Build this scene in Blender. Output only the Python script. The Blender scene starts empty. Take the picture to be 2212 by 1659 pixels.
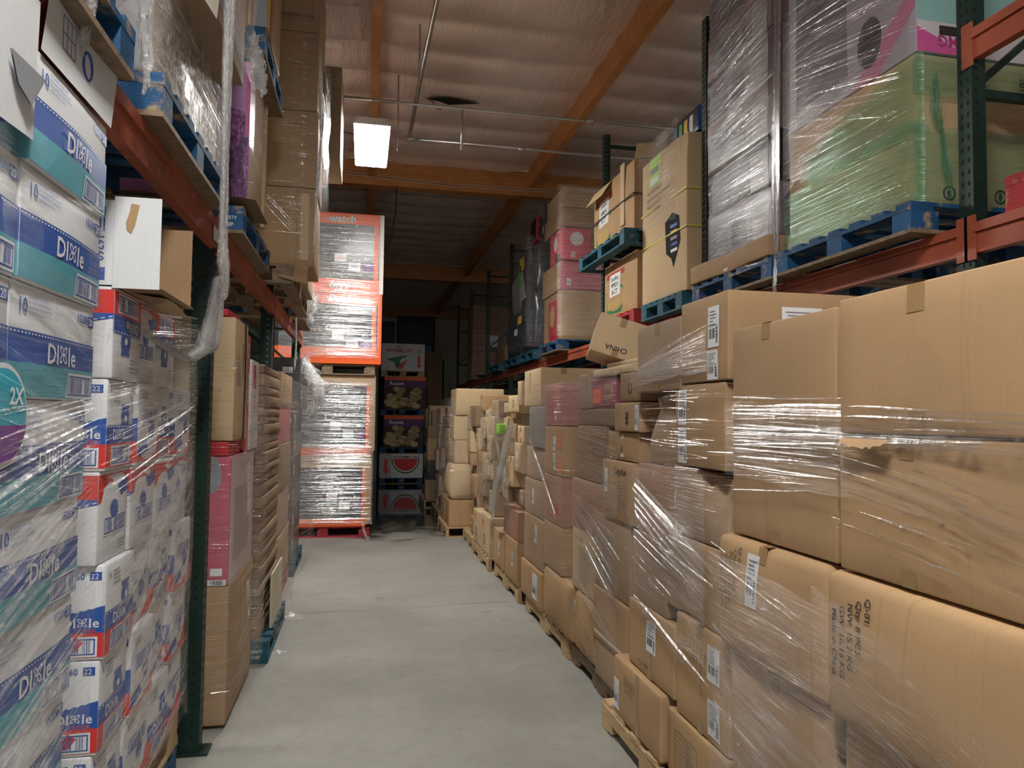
import bpy, bmesh, math, random
from mathutils import Vector, Matrix, noise

C = bpy.context.scene
COL = C.collection
PI = math.pi
random.seed(7)

# ------------------------------------------------------------------ camera, world, lamps, exposure
def make_camera():
    yaw, pitch, roll = 0.2004, 0.0452, 0.012
    cd = bpy.data.cameras.new('camera'); cam = bpy.data.objects.new('camera', cd); COL.objects.link(cam)
    cy, sy, cp, sp = math.cos(yaw), math.sin(yaw), math.cos(pitch), math.sin(pitch)
    f = Vector((sy*cp, cy*cp, sp)); r0 = Vector((cy, -sy, 0)); u0 = r0.cross(f)
    r = r0*math.cos(roll) + u0*math.sin(roll); u = -r0*math.sin(roll) + u0*math.cos(roll)
    m = Matrix((r, u, -f)).transposed().to_4x4(); m.translation = (0, 0, 1.65)
    cam.matrix_world = m
    cd.sensor_width = 36; cd.lens = 1580*36/2212; cd.clip_start = .05; cd.clip_end = 100
    C.camera = cam
make_camera()
W = bpy.data.worlds.new('world'); C.world = W; W.use_nodes = True
W.node_tree.nodes['Background'].inputs[0].default_value = (.93, .96, 1, 1)
W.node_tree.nodes['Background'].inputs[1].default_value = .25
C.view_settings.view_transform = 'Standard'; C.view_settings.look = 'None'
C.view_settings.gamma = 1; C.view_settings.use_curve_mapping = False
C.view_settings.exposure = 0.38
try:
    C.cycles.transparent_max_bounces = 20; C.cycles.max_bounces = 5; C.cycles.diffuse_bounces = 3; C.cycles.use_adaptive_sampling = True; C.cycles.adaptive_threshold = .06
    C.cycles.sample_clamp_indirect = 6; C.cycles.use_denoising = True
except Exception: pass
LAMP_POWER = 95.0          # emission strength of the lamp lenses

# ------------------------------------------------------------------ materials
MATS = {}
def nmat(name):
    m = bpy.data.materials.new(name); m.use_nodes = True
    nt = m.node_tree; b = nt.nodes['Principled BSDF']; return m, nt, b
def nd(nt, t, **kw):
    n = nt.nodes.new(t)
    for k, v in kw.items(): setattr(n, k, v)
    return n
def coords(nt, scale=(1, 1, 1), rnd=True):
    tc = nd(nt, 'ShaderNodeTexCoord'); mp = nd(nt, 'ShaderNodeMapping')
    mp.inputs['Scale'].default_value = scale
    nt.links.new(tc.outputs['Object'], mp.inputs['Vector'])
    if rnd:
        oi = nd(nt, 'ShaderNodeObjectInfo'); ml = nd(nt, 'ShaderNodeMath', operation='MULTIPLY'); ml.inputs[1].default_value = 37.
        nt.links.new(oi.outputs['Random'], ml.inputs[0]); cb = nd(nt, 'ShaderNodeCombineXYZ')
        for i in range(3): nt.links.new(ml.outputs[0], cb.inputs[i])
        nt.links.new(cb.outputs[0], mp.inputs['Location'])
    return mp.outputs['Vector']
def noisetex(nt, vec, scale, detail=3, rough=.5):
    n = nd(nt, 'ShaderNodeTexNoise'); n.inputs['Scale'].default_value = scale
    n.inputs['Detail'].default_value = detail; n.inputs['Roughness'].default_value = rough
    nt.links.new(vec, n.inputs['Vector']); return n.outputs['Fac']
def ramp(nt, fac, stops):
    r = nd(nt, 'ShaderNodeValToRGB'); e = r.color_ramp.elements
    while len(e) < len(stops): e.new(.5)
    for k, (p, c) in enumerate(stops): e[k].position = p; e[k].color = (*c, 1) if len(c) == 3 else c
    nt.links.new(fac, r.inputs[0]); return r.outputs[0]
def bump(nt, b, h, strength, dist=.01):
    n = nd(nt, 'ShaderNodeBump'); n.inputs['Strength'].default_value = strength; n.inputs['Distance'].default_value = dist
    nt.links.new(h, n.inputs['Height']); nt.links.new(n.outputs[0], b.inputs['Normal'])
def mixc(nt, a, b_, fac, mode='MIX'):
    m = nd(nt, 'ShaderNodeMix', data_type='RGBA', blend_type=mode)
    for sock, v in ((m.inputs[0], fac), (m.inputs[6], a), (m.inputs[7], b_)):
        if isinstance(v, (int, float)): sock.default_value = v
        elif isinstance(v, tuple): sock.default_value = (*v, 1)
        else: nt.links.new(v, sock)
    return m.outputs[2]
def sc(c, k): return tuple(min(1, x*k) for x in c)

def flat(name, col, rough=.6, metal=0, spec=.5, emit=None, es=0):
    if name in MATS: return MATS[name]
    m, nt, b = nmat(name)
    b.inputs['Base Color'].default_value = (*col, 1); b.inputs['Roughness'].default_value = rough
    b.inputs['Metallic'].default_value = metal; b.inputs['Specular IOR Level'].default_value = spec
    if emit: b.inputs['Emission Color'].default_value = (*emit, 1); b.inputs['Emission Strength'].default_value = es
    MATS[name] = m; return m
def cardboard(name, col, var=.12, rough=.72):
    if name in MATS: return MATS[name]
    m, nt, b = nmat(name)
    v = coords(nt); n1 = noisetex(nt, v, 2.2, 4)
    c1 = ramp(nt, n1, [(.3, sc(col, 1-var)), (.7, sc(col, 1+var*.7))])
    v2 = coords(nt, (60, 60, 1.2)); n2 = noisetex(nt, v2, 3, 2)
    c2 = mixc(nt, c1, sc(col, .8), ramp(nt, n2, [(.55, (0, 0, 0)), (.8, (.35, .35, .35))]))
    n3 = noisetex(nt, v, 60, 2)
    c3 = mixc(nt, c2, sc(col, 1.15), ramp(nt, n3, [(.5, (0, 0, 0)), (.8, (.25, .25, .25))]))
    # flute creases: thin upright lines at uneven spacing
    tc = nd(nt, 'ShaderNodeTexCoord'); sp = nd(nt, 'ShaderNodeSeparateXYZ'); nt.links.new(coords(nt), sp.inputs[0])
    a1 = nd(nt, 'ShaderNodeMath', operation='ADD'); nt.links.new(sp.outputs[0], a1.inputs[0]); nt.links.new(sp.outputs[1], a1.inputs[1])
    wn = nd(nt, 'ShaderNodeTexNoise', noise_dimensions='1D'); wn.inputs['Scale'].default_value = 9.; wn.inputs['Detail'].default_value = 1.5; nt.links.new(a1.outputs[0], wn.inputs['W'])
    ln = ramp(nt, wn.outputs[0], [(.40, (0, 0, 0)), (.406, (1, 1, 1)), (.412, (0, 0, 0)), (.55, (0, 0, 0)), (.555, (1, 1, 1)), (.56, (0, 0, 0))])
    c4 = mixc(nt, c3, sc(col, .90 if col[2] < .5 else .98), ln)
    nt.links.new(c4, b.inputs['Base Color']); b.inputs['Roughness'].default_value = rough
    b.inputs['Specular IOR Level'].default_value = .3
    bump(nt, b, n2, .25, .002)
    MATS[name] = m; return m
def painted_wood(name, paint, wood=(.42, .29, .16), wear=.5):
    if name in MATS: return MATS[name]
    m, nt, b = nmat(name)
    v = coords(nt, (1, 1, 1)); n = noisetex(nt, v, 9, 6, .65); g = noisetex(nt, coords(nt, (3, 3, 40)), 4, 3)
    w = ramp(nt, g, [(.3, sc(wood, .6)), (.7, sc(wood, 1.2))])
    p = ramp(nt, noisetex(nt, v, 5, 3), [(.3, sc(paint, .6)), (.75, sc(paint, 1.25))])
    c = mixc(nt, w, p, ramp(nt, n, [(.62-wear*.55, (0, 0, 0)), (.70-wear*.5, (1, 1, 1))]))
    nt.links.new(c, b.inputs['Base Color']); b.inputs['Roughness'].default_value = .7; bump(nt, b, g, .4, .004)
    MATS[name] = m; return m
def bare_wood(name, wood, dark=.55, sx=(3, 3, 40), rough=.7):
    if name in MATS: return MATS[name]
    m, nt, b = nmat(name)
    g = noisetex(nt, coords(nt, sx), 3, 4, .6); n = noisetex(nt, coords(nt), 4, 3)
    c = ramp(nt, g, [(.25, sc(wood, dark)), (.55, wood), (.8, sc(wood, 1.25))])
    c = mixc(nt, c, sc(wood, .5), ramp(nt, n, [(.5, (0, 0, 0)), (.85, (.5, .5, .5))]))
    nt.links.new(c, b.inputs['Base Color']); b.inputs['Roughness'].default_value = rough; bump(nt, b, g, .3, .003)
    MATS[name] = m; return m
def rackpaint(name, col, chip):
    if name in MATS: return MATS[name]
    m, nt, b = nmat(name)
    v = coords(nt, rnd=False); n = noisetex(nt, v, 7, 6, .7); n2 = noisetex(nt, v, 2.5, 3)
    c = ramp(nt, n2, [(.3, sc(col, .7)), (.7, sc(col, 1.2))])
    c = mixc(nt, c, chip, ramp(nt, n, [(.62, (0, 0, 0)), (.70, (.8, .8, .8))]))
    nt.links.new(c, b.inputs['Base Color']); b.inputs['Roughness'].default_value = .42
    MATS[name] = m; return m
def film_mat(name, tint=(1, 1, 1), base=.10, graze=.55, streak=False, rough=.2, white=.85, diff=.3, plain=False):
    if name in MATS: return MATS[name]
    m, nt, b = nmat(name); out = nt.nodes['Material Output']; nt.nodes.remove(b)
    tr = nd(nt, 'ShaderNodeBsdfTransparent'); tr.inputs[0].default_value = (*[.75+.25*t for t in tint], 1)
    gl = nd(nt, 'ShaderNodeBsdfAnisotropic' if False else 'ShaderNodeBsdfGlossy'); gl.inputs['Roughness'].default_value = rough; gl.inputs['Color'].default_value = (*[.4+.6*t for t in tint], 1)
    df = nd(nt, 'ShaderNodeBsdfDiffuse'); df.inputs[0].default_value = (white*tint[0], white*tint[1], white*tint[2], 1)
    tl = nd(nt, 'ShaderNodeBsdfTranslucent'); tl.inputs[0].default_value = (white*tint[0], white*tint[1], white*tint[2], 1)
    m0 = nd(nt, 'ShaderNodeMixShader'); m0.inputs[0].default_value = .4; nt.links.new(df.outputs[0], m0.inputs[1]); nt.links.new(tl.outputs[0], m0.inputs[2])
    m1 = nd(nt, 'ShaderNodeMixShader'); m1.inputs[0].default_value = diff; nt.links.new(gl.outputs[0], m1.inputs[1]); nt.links.new(m0.outputs[0], m1.inputs[2])
    mx = nd(nt, 'ShaderNodeMixShader'); lw = nd(nt, 'ShaderNodeLayerWeight'); lw.inputs['Blend'].default_value = .3
    mr = nd(nt, 'ShaderNodeMapRange'); mr.inputs['To Min'].default_value = base; mr.inputs['To Max'].default_value = graze
    nt.links.new(lw.outputs['Facing'], mr.inputs['Value'])
    tc = nd(nt, 'ShaderNodeTexCoord'); mp = nd(nt, 'ShaderNodeMapping')
    mp.inputs['Scale'].default_value = (70, 70, 1.5) if streak == 'v' else (2, 2, 60) if streak else (7, 7, 7)
    mp.inputs['Rotation'].default_value = (.09, -.06, 0)
    nt.links.new(tc.outputs['Object'], mp.inputs['Vector'])
    n = noisetex(nt, mp.outputs[0], 2.2 if streak else 5, 6, .7)
    bp = nd(nt, 'ShaderNodeBump'); bp.inputs['Strength'].default_value = 1.; bp.inputs['Distance'].default_value = .007 if streak else .02; bp.inputs['Strength'].default_value = .12 if plain else 1.
    nt.links.new(n, bp.inputs['Height']); nt.links.new(bp.outputs[0], gl.inputs['Normal'])
    ad = nd(nt, 'ShaderNodeMath', operation='MULTIPLY'); rr = ramp(nt, n, [(.42, (.12, .12, .12)), (.56, (.4, .4, .4)), (.66, (1., 1., 1.))])
    m2 = nd(nt, 'ShaderNodeMath', operation='MULTIPLY'); m2.inputs[1].default_value = 2.0; nt.links.new(mr.outputs[0], m2.inputs[0])
    nt.links.new(m2.outputs[0], ad.inputs[0]); nt.links.new(rr, ad.inputs[1]); ad.use_clamp = True
    nt.links.new(ad.outputs[0], mx.inputs[0]); nt.links.new(tr.outputs[0], mx.inputs[1]); nt.links.new(m1.outputs[0], mx.inputs[2])
    nt.links.new(mx.outputs[0], out.inputs['Surface'])
    MATS[name] = m; return m

KRAFT = cardboard('kraft_brown', (.42, .27, .145))
KRAFT2 = cardboard('kraft_warm', (.47, .30, .155))
KRAFT3 = cardboard('kraft_grey', (.36, .255, .165))
KRAFTL = cardboard('kraft_light', (.60, .44, .26))
KRAFTD = cardboard('kraft_dark', (.27, .175, .10))
INSIDE = cardboard('kraft_inside', (.35, .22, .12))
WHITEC = cardboard('white_carton', (.74, .75, .77), .05)
GREYC = cardboard('grey_carton', (.30, .31, .33), .1)
BLACKC = cardboard('black_carton', (.035, .038, .045), .2, .4)
PINKC = cardboard('pink_carton', (.52, .11, .17), .1, .5)
REDC = cardboard('red_carton', (.55, .035, .045), .1, .5)
ORANGEC = cardboard('orange_carton', (.85, .10, .015), .06, .5)
LILAC = cardboard('lilac_carton', (.48, .22, .46), .1, .5)
BLUEC = cardboard('blue_carton', (.05, .16, .50), .1, .5)
PURPLEC = cardboard('purple_carton', (.17, .03, .20), .1, .5)
PEACHC = cardboard('peach_tinted_carton', (.40, .225, .15), .15)
TAPE = flat('packing_tape', (.36, .23, .11), .25)
TAPEC = flat('clear_tape', (.5, .36, .2), .2)
INK = flat('ink_black', (.03, .025, .02), .7)
INKB = flat('ink_blue', (.028, .10, .40), .45)
INKB2 = flat('ink_bright_blue', (.02, .14, .50), .45)
TEAL = flat('ink_teal', (.10, .42, .52), .45)
INKR = flat('ink_red', (.70, .045, .04), .45)
INKO = flat('ink_orange', (.90, .13, .02), .45)
INKW = flat('ink_white', (.82, .83, .85), .5)
INKG = flat('ink_green', (.10, .42, .10), .5)
INKY = flat('ink_yellow', (.80, .55, .06), .5)
INKDG = flat('ink_dark_green', (.04, .20, .07), .5)
INKGR = flat('ink_grey', (.25, .25, .27), .5)
INKPU = flat('ink_purple', (.20, .05, .28), .5)
INKPK = flat('ink_pink', (.75, .12, .38), .5)
SLATE = flat('ink_slate', (.04, .045, .055), .3)
PAPER = flat('label_paper', (.78, .79, .80), .5)
LIME = flat('label_lime', (.45, .75, .15), .5)
GREENM = rackpaint('rack_green', (.007, .028, .021), (.06, .08, .075))
GREENL = rackpaint('rack_green_worn', (.03, .12, .09), (.30, .36, .34))
REDM = rackpaint('beam_red', (.36, .085, .045), (.50, .42, .38))
DARKHOLE = flat('slot_black', (.006, .006, .006), .9)
WOOD = bare_wood('pallet_wood', (.56, .39, .21))
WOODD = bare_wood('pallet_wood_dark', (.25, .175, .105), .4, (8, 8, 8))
PBLUE = painted_wood('pallet_blue', (.008, .085, .22))
PTEAL = painted_wood('pallet_teal', (.012, .10, .15), wear=.6)
PRED = painted_wood('pallet_red', (.42, .03, .04), wear=.6)
GLULAM = bare_wood('roof_timber', (.50, .21, .065), .7, (2, 2, 10), .5)
FILM = film_mat('stretch_film_strand', base=.38, graze=.6, rough=.15, diff=.12, plain=True)
FILMS = film_mat('stretch_film_sheet', base=.10, graze=.28, streak=True, rough=.24, diff=.22)
FILMG = film_mat('stretch_film_green', (.25, .75, .5), base=.3, graze=.6, streak=True, white=.7)
FILMM = film_mat('stretch_film_milky', base=.26, graze=.5, rough=.18, diff=.45, plain=True, white=1.)
FILMTV = film_mat('stretch_film_glossy', base=.26, graze=.45, rough=.33, diff=.12, streak=True)
FILMV = film_mat('stretch_film_gathered', base=.5, graze=.85, rough=.25, diff=.7, streak='v', white=1.)
FILMC = film_mat('stretch_film_crumpled', base=.45, graze=.9, rough=.2, diff=.6)
STEEL = flat('galvanised_steel', (.55, .55, .54), .35, .9)

# ------------------------------------------------------------------ mesh helpers
class MB:
    def __init__(s): s.v = []; s.f = []; s.m = []
    def add(s, vs, fs, mi=0):
        o = len(s.v); s.v += [tuple(p) for p in vs]
        for f in fs: s.f.append([o+i for i in f]); s.m.append(mi)
    def box(s, x0, x1, y0, y1, z0, z1, mi=0, tf=None):
        vs = [Vector((x, y, z)) for x in (x0, x1) for y in (y0, y1) for z in (z0, z1)]
        if tf: vs = [tf @ p for p in vs]
        s.add(vs, [(0, 1, 3, 2), (4, 6, 7, 5), (0, 4, 5, 1), (2, 3, 7, 6), (0, 2, 6, 4), (1, 5, 7, 3)], mi)
    def bar(s, a, b, w, d, mi=0, up=Vector((0, 0, 1))):
        a = Vector(a); b = Vector(b); t = (b-a).normalized()
        if abs(t.dot(up)) > .95: up = Vector((0, 1, 0))
        n = t.cross(up).normalized(); u = n.cross(t)
        vs = [p + n*i*w/2 + u*j*d/2 for p in (a, b) for i in (-1, 1) for j in (-1, 1)]
        s.add(vs, [(0, 1, 3, 2), (4, 6, 7, 5), (0, 4, 5, 1), (2, 3, 7, 6), (0, 2, 6, 4), (1, 5, 7, 3)], mi)
    def tube(s, pts, r, n=8, mi=0):
        pts = [Vector(p) for p in pts]; rings = []
        for i, p in enumerate(pts):
            t = (pts[min(i+1, len(pts)-1)] - pts[max(i-1, 0)]).normalized()
            a = t.cross(Vector((0, 0, 1)) if abs(t.z) < .9 else Vector((0, 1, 0))).normalized(); b = t.cross(a)
            rr = r[i] if isinstance(r, (list, tuple)) else r
            rings.append([p + a*math.cos(2*PI*k/n)*rr + b*math.sin(2*PI*k/n)*rr for k in range(n)])
        vs = [q for g in rings for q in g]; fs = []
        for i in range(len(pts)-1):
            for k in range(n): fs.append((i*n+k, i*n+(k+1) % n, (i+1)*n+(k+1) % n, (i+1)*n+k))
        fs.append(tuple(range(n))[::-1]); fs.append(tuple(range((len(pts)-1)*n, len(pts)*n)))
        s.add(vs, fs, mi)
    def grid(s, fn, nu, nv, mi=0):
        vs = [fn(i/nu, j/nv) for j in range(nv+1) for i in range(nu+1)]
        fs = [(j*(nu+1)+i, j*(nu+1)+i+1, (j+1)*(nu+1)+i+1, (j+1)*(nu+1)+i) for j in range(nv) for i in range(nu)]
        s.add(vs, fs, mi)
    def mesh(s, name, mats, smooth=False):
        me = bpy.data.meshes.new(name); me.from_pydata(s.v, [], s.f)
        for m in (mats if isinstance(mats, (list, tuple)) else [mats]): me.materials.append(m)
        me.polygons.foreach_set('material_index', s.m)
        if smooth: me.polygons.foreach_set('use_smooth', [True]*len(s.f))
        me.update(); return me
    def build(s, name, mats, parent=None, smooth=False, loc=None):
        o = bpy.data.objects.new(name, s.mesh(name, mats, smooth)); COL.objects.link(o)
        if parent is not None: o.parent = parent
        if loc: o.location = loc
        return o
def tag(o, label, cat, group=None, kind=None):
    o['label'] = label
    if cat: o['category'] = cat
    if group: o['group'] = group
    if kind: o['kind'] = kind
    return o
def empty(name, loc, label, cat, group=None, rz=0):
    o = bpy.data.objects.new(name, None); COL.objects.link(o); o.location = loc; o.rotation_euler.z = rz
    return tag(o, label, cat, group)
def child(name, mesh, parent, loc=(0, 0, 0), rot=(0, 0, 0)):
    o = bpy.data.objects.new(name, mesh); COL.objects.link(o); o.parent = parent; o.location = loc; o.rotation_euler = rot; return o

# glyph cache ---------------------------------------------------------------
TXT = {}
def glyphs(s, bold=0.0):
    k = (s, bold)
    if k not in TXT:
        cu = bpy.data.curves.new('t', 'FONT'); cu.body = s; cu.size = 1; cu.resolution_u = 2; cu.offset = bold
        ob = bpy.data.objects.new('t', cu); COL.objects.link(ob)
        bpy.context.view_layer.update()
        me = bpy.data.meshes.new_from_object(ob.evaluated_get(bpy.context.evaluated_depsgraph_get()))
        vs = [(v.co.x, v.co.y) for v in me.vertices]; fs = [list(p.vertices) for p in me.polygons]
        bpy.data.objects.remove(ob); bpy.data.curves.remove(cu); bpy.data.meshes.remove(me)
        w = max([v[0] for v in vs], default=.1)
        TXT[k] = (vs, fs, w)
    return TXT[k]

# ------------------------------------------------------------------ carton with printable faces
class Carton:
    """local frame: origin at the base centre, dims w (x), d (y), h (z). Faces W(-x) E(+x) S(-y) T(+z)."""
    def __init__(s, w, d, h, bulge=.006, dent=.004, seed=0, r=.006):
        s.w, s.d, s.h, s.b, s.dn, s.r = w, d, h, bulge, dent, r
        s.off = Vector((seed*3.17 % 50, seed*1.7 % 40, seed*.9 % 30)); s.jobs = {}; s.order = []
    def fdim(s, F): return (s.w if F in 'ST' else s.d), (s.d if F == 'T' else s.h)
    def disp(s, F, u, v):
        Wd, Hd = s.fdim(F); a = max(0, min(1, u/Wd)); b = max(0, min(1, v/Hd))
        k = math.sin(PI*a) * math.sin(PI*b) if 0 < a < 1 and 0 < b < 1 else 0
        n = noise.noise(Vector((u*3, v*3, 'WESTN'.index(F)*7)) + s.off)
        return (s.b*(1 if F != 'T' else .15) + s.dn*n)*k
    def pos(s, F, u, v, off=0):
        e = s.disp(F, u, v) + off; w, d = s.w/2, s.d/2
        if F == 'W': return Vector((-w-e, d-u, v))
        if F == 'E': return Vector((w+e, -d+u, v))
        if F == 'S': return Vector((-w+u, -d-e, v))
        if F == 'N': return Vector((w-u, d+e, v))
        return Vector((-w+u, -d+v, s.h+e))
    def body(s, n=6, crush=()):
        w, d, h, r = s.w, s.d, s.h, s.r
        def ts(L, n0=n):
            n = max(n0, min(18, int(L/.07))); return [0, r*.3, r] + [r+(L-2*r)*i/n for i in range(1, n)] + [L-r, L-r*.3, L]
        bm = bmesh.new(); cache = {}
        def V(x, y, z):
            k = (round(x, 5), round(y, 5), round(z, 5))
            if k in cache: return cache[k]
            p = Vector((x, y, z)); c = Vector((max(r, min(w-r, x)), max(r, min(d-r, y)), max(r, min(h-r, z))))
            q = p-c
            if q.length > 1e-7: q = c + q.normalized()*min(r, q.length) if sum(abs(t) > 1e-7 for t in q) > 1 else p
            else: q = p
            e = Vector((0, 0, 0))
            if x <= 1e-6: e.x -= s.disp('W', d-y, z)
            if x >= w-1e-6: e.x += s.disp('E', y, z)
            if y <= 1e-6: e.y -= s.disp('S', x, z)
            if y >= d-1e-6: e.y += s.disp('N', w-x, z)
            if z >= h-1e-6: e.z += s.disp('T', x, y)
            q = q + e - Vector((w/2, d/2, 0))
            for (cx, cy, cz, R, dep) in crush:
                cc = Vector((cx*w/2, cy*d/2, cz*h)); dist = (q-cc).length
                if dist < R:
                    q = q + (Vector((0, 0, h/2))-cc).normalized()*dep*(1-dist/R)*(1+.5*noise.noise(q*25))
            cache[k] = bm.verts.new(q); return cache[k]
        X, Y, Z = ts(w), ts(d), ts(h)
        def sheet(A, B, fn, flip):
            for i in range(len(A)-1):
                for j in range(len(B)-1):
                    q = [fn(A[i], B[j]), fn(A[i+1], B[j]), fn(A[i+1], B[j+1]), fn(A[i], B[j+1])]
                    q = list(dict.fromkeys(q))
                    if len(q) > 2:
                        try: bm.faces.new(q[::-1] if flip else q)
                        except ValueError: pass
        sheet(X, Y, lambda a, b: V(a, b, 0), True); sheet(X, Y, lambda a, b: V(a, b, h), False)
        sheet(X, Z, lambda a, b: V(a, 0, b), False); sheet(X, Z, lambda a, b: V(a, d, b), True)
        sheet(Y, Z, lambda a, b: V(0, a, b), True); sheet(Y, Z, lambda a, b: V(w, a, b), False)
        me = bpy.data.meshes.new('cardboard'); bm.to_mesh(me); bm.free()
        me.polygons.foreach_set('use_smooth', [True]*len(me.polygons)); return me
    # drawing: everything goes to a named part
    def _mb(s, part, mat):
        if part not in s.jobs: s.jobs[part] = (MB(), []); s.order.append(part)
        mb, mats = s.jobs[part]
        if mat not in mats: mats.append(mat)
        return mb, mats.index(mat)
    def rect(s, F, u0, v0, u1, v1, mat, part='printing', lay=0, flip=False, skew=0):
        mb, mi = s._mb(part, mat); Wd, Hd = s.fdim(F)
        nu = max(1, int(abs(u1-u0)/.07)); nv = max(1, int(abs(v1-v0)/.07))
        def fn(a, b):
            u = u0+(u1-u0)*a; v = v0+(v1-v0)*b + skew*(a-.5)*(b if skew else 0)
            if flip: u, v = Wd-u, Hd-v
            return s.pos(F, u, v, .0012+.0006*lay)
        mb.grid(fn, nu, nv, mi)
    def text(s, F, u, v, size, st, mat, rot=0, lay=2, part='printing', align='c', flip=False, sx=1, bold=.0):
        mb, mi = s._mb(part, mat); vs, fs, w = glyphs(st, bold); Wd, Hd = s.fdim(F)
        cx = {'c': w/2, 'l': 0, 'r': w}[align]; cr, sr = math.cos(rot), math.sin(rot); out = []
        for (x, y) in vs:
            x = (x-cx)*size*sx; y = (y-.35)*size; uu = u+x*cr-y*sr; vv = v+x*sr+y*cr
            if flip: uu, vv = Wd-uu, Hd-vv
            out.append(s.pos(F, uu, vv, .0014+.0006*lay))
        mb.add(out, fs, mi)
    def poly(s, F, pts, mat, lay=0, part='printing', flip=False):
        mb, mi = s._mb(part, mat); Wd, Hd = s.fdim(F)
        if len(pts) == 4:
            (a, b, c2, d) = [Vector(p) for p in pts]; nn = max(1, int(max((a-b).length, (b-c2).length, (a-d).length)/.06))
            def fn(x, y):
                q = (a*(1-x)+b*x)*(1-y)+(d*(1-x)+c2*x)*y; u, v = q
                if flip: u, v = Wd-u, Hd-v
                return s.pos(F, u, v, .0012+.0006*lay)
            mb.grid(fn, nn, nn, mi); return
        mb.add([s.pos(F, *((Wd-u, Hd-v) if flip else (u, v)), .0012+.0006*lay) for u, v in pts], [tuple(range(len(pts)))], mi)
    def ell(s, F, u, v, ru, rv, mat, lay=0, part='printing', a0=0, a1=2*PI, flip=False, n=20):
        mb, mi = s._mb(part, mat); Wd, Hd = s.fdim(F); nr = max(1, int(max(ru, rv)/.05))
        def fn(x, y):
            uu, vv = u+ru*y*math.cos(a0+(a1-a0)*x), v+rv*y*math.sin(a0+(a1-a0)*x)
            if flip: uu, vv = Wd-uu, Hd-vv
            return s.pos(F, uu, vv, .0012+.0006*lay)
        mb.grid(fn, n, nr, mi)
    def ring(s, F, u, v, ru, rv, t, mat, lay=1, rot=0, flip=False, n=16):
        mb, mi = s._mb('printing', mat); Wd, Hd = s.fdim(F); vs = []
        for k in range(n):
            for q in (1, 1-t):
                x = ru*q*math.cos(2*PI*k/n); y = rv*q*math.sin(2*PI*k/n)
                uu = u+x*math.cos(rot)-y*math.sin(rot); vv = v+x*math.sin(rot)+y*math.cos(rot)
                if flip: uu, vv = Wd-uu, Hd-vv
                vs.append(s.pos(F, uu, vv, .0012+.0006*lay))
        mb.add(vs, [(2*k, 2*((k+1) % n), 2*((k+1) % n)+1, 2*k+1) for k in range(n)], mi)
    def frame(s, F, u0, v0, u1, v1, t, mat, lay=1, flip=False, part='printing'):
        for a in ((u0, v0, u1, v0+t), (u0, v1-t, u1, v1), (u0, v0, u0+t, v1), (u1-t, v0, u1, v1)): s.rect(F, *a, mat, part, lay, flip)
    def bars(s, F, u0, v0, u1, v1, mat, lay=2, flip=False, part='printing', vertical=False, sd=1, dens=1):
        rd = random.Random(sd); x = 0; L = (v1-v0) if vertical else (u1-u0)
        while x < L:
            t = rd.choice((.0018, .003, .0045))*dens
            if x+t > L: break
            if vertical: s.rect(F, u0, v0+x, u1, v0+x+t, mat, part, lay, flip)
            else: s.rect(F, u0+x, v0, u0+x+t, v1, mat, part, lay, flip)
            x += t+rd.choice((.0018, .003, .004))*dens
    def ship(s, F, u, v, w=.10, h=.15, k=0):
        """white shipping label with text and barcode; returns nothing, adds its own part"""
        p = 'shipping_label' + ('' if not k else '#%d' % k); q = 'barcode' + ('' if not k else '#%d' % k)
        s.rect(F, u, v, u+w, v+h, PAPER, p, 1)
        rd = random.Random(int(u*1000)+k)
        s.bars(F, u+w*.1, v+h*.22, u+w*.66, v+h*.46, INK, 3, False, q, sd=k+3, dens=1.2)
        s.bars(F, u+w*.74, v+h*.1, u+w*.9, v+h*.5, INK, 3, False, q, True, sd=k+4, dens=1.3)
        for j in range(5):
            vv = v+h*(.55+.08*j); a = rd.uniform(.08, .2); b = rd.uniform(.45, .9)
            s.rect(F, u+w*a, vv, u+w*b, vv+h*.022, INKGR, q, 3)
        s.rect(F, u+w*.08, v+h*.52, u+w*.92, v+h*.53, INK, q, 3)
    def tape(s, F, frac=.5, wd=.05, drop=.06, mat=None, seam=True):
        """tape along the top seam that runs square to face F, its tongues folded down the sides"""
        m = mat or TAPE; Wd, Hd = s.fdim(F); a = Wd*frac
        s.rect(F, a-wd/2, Hd-drop, a+wd/2, Hd-.002, m, 'tape', 0)
        s.rect(F, a-wd/2, .002, a+wd/2, drop*.8, m, 'tape', 0)
        if F in 'WE':
            y = (s.d-a) if F == 'W' else a
            s.rect('T', .0, y-wd/2, s.w, y+wd/2, m, 'tape', 0)
            if seam: s.rect('T', .0, y-.002, s.w, y+.002, INSIDE, 'tape', 1)
        else:
            s.rect('T', a-wd/2, 0, a+wd/2, s.d, m, 'tape', 0)
    def vtape(s, F, frac=.5, wd=.05, mat=None):
        Wd, Hd = s.fdim(F); s.rect(F, Wd*frac-wd/2, .002, Wd*frac+wd/2, Hd-.002, mat or TAPE, 'tape', 0)
    def link(s, loc, label, mat, cat='box', name='cardboard_box', group=None, rz=0, rx=0, ry=0, n=6, crush=()):
        me = s.body(n, crush); me.materials.append(mat)
        o = bpy.data.objects.new(name, me); COL.objects.link(o); o.location = loc; o.rotation_euler = (rx, ry, rz)
        tag(o, label, cat, group); labels = {}
        for p in s.order:
            mb, mats = s.jobs[p]; nm = p.split('#')[0]
            par = o
            if nm == 'barcode' and p.replace('barcode', 'shipping_label') in labels: par = labels[p.replace('barcode', 'shipping_label')]
            c = mb.build(nm, mats, par)
            if nm == 'shipping_label': labels[p] = c
        return o
SEED = [0]
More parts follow.
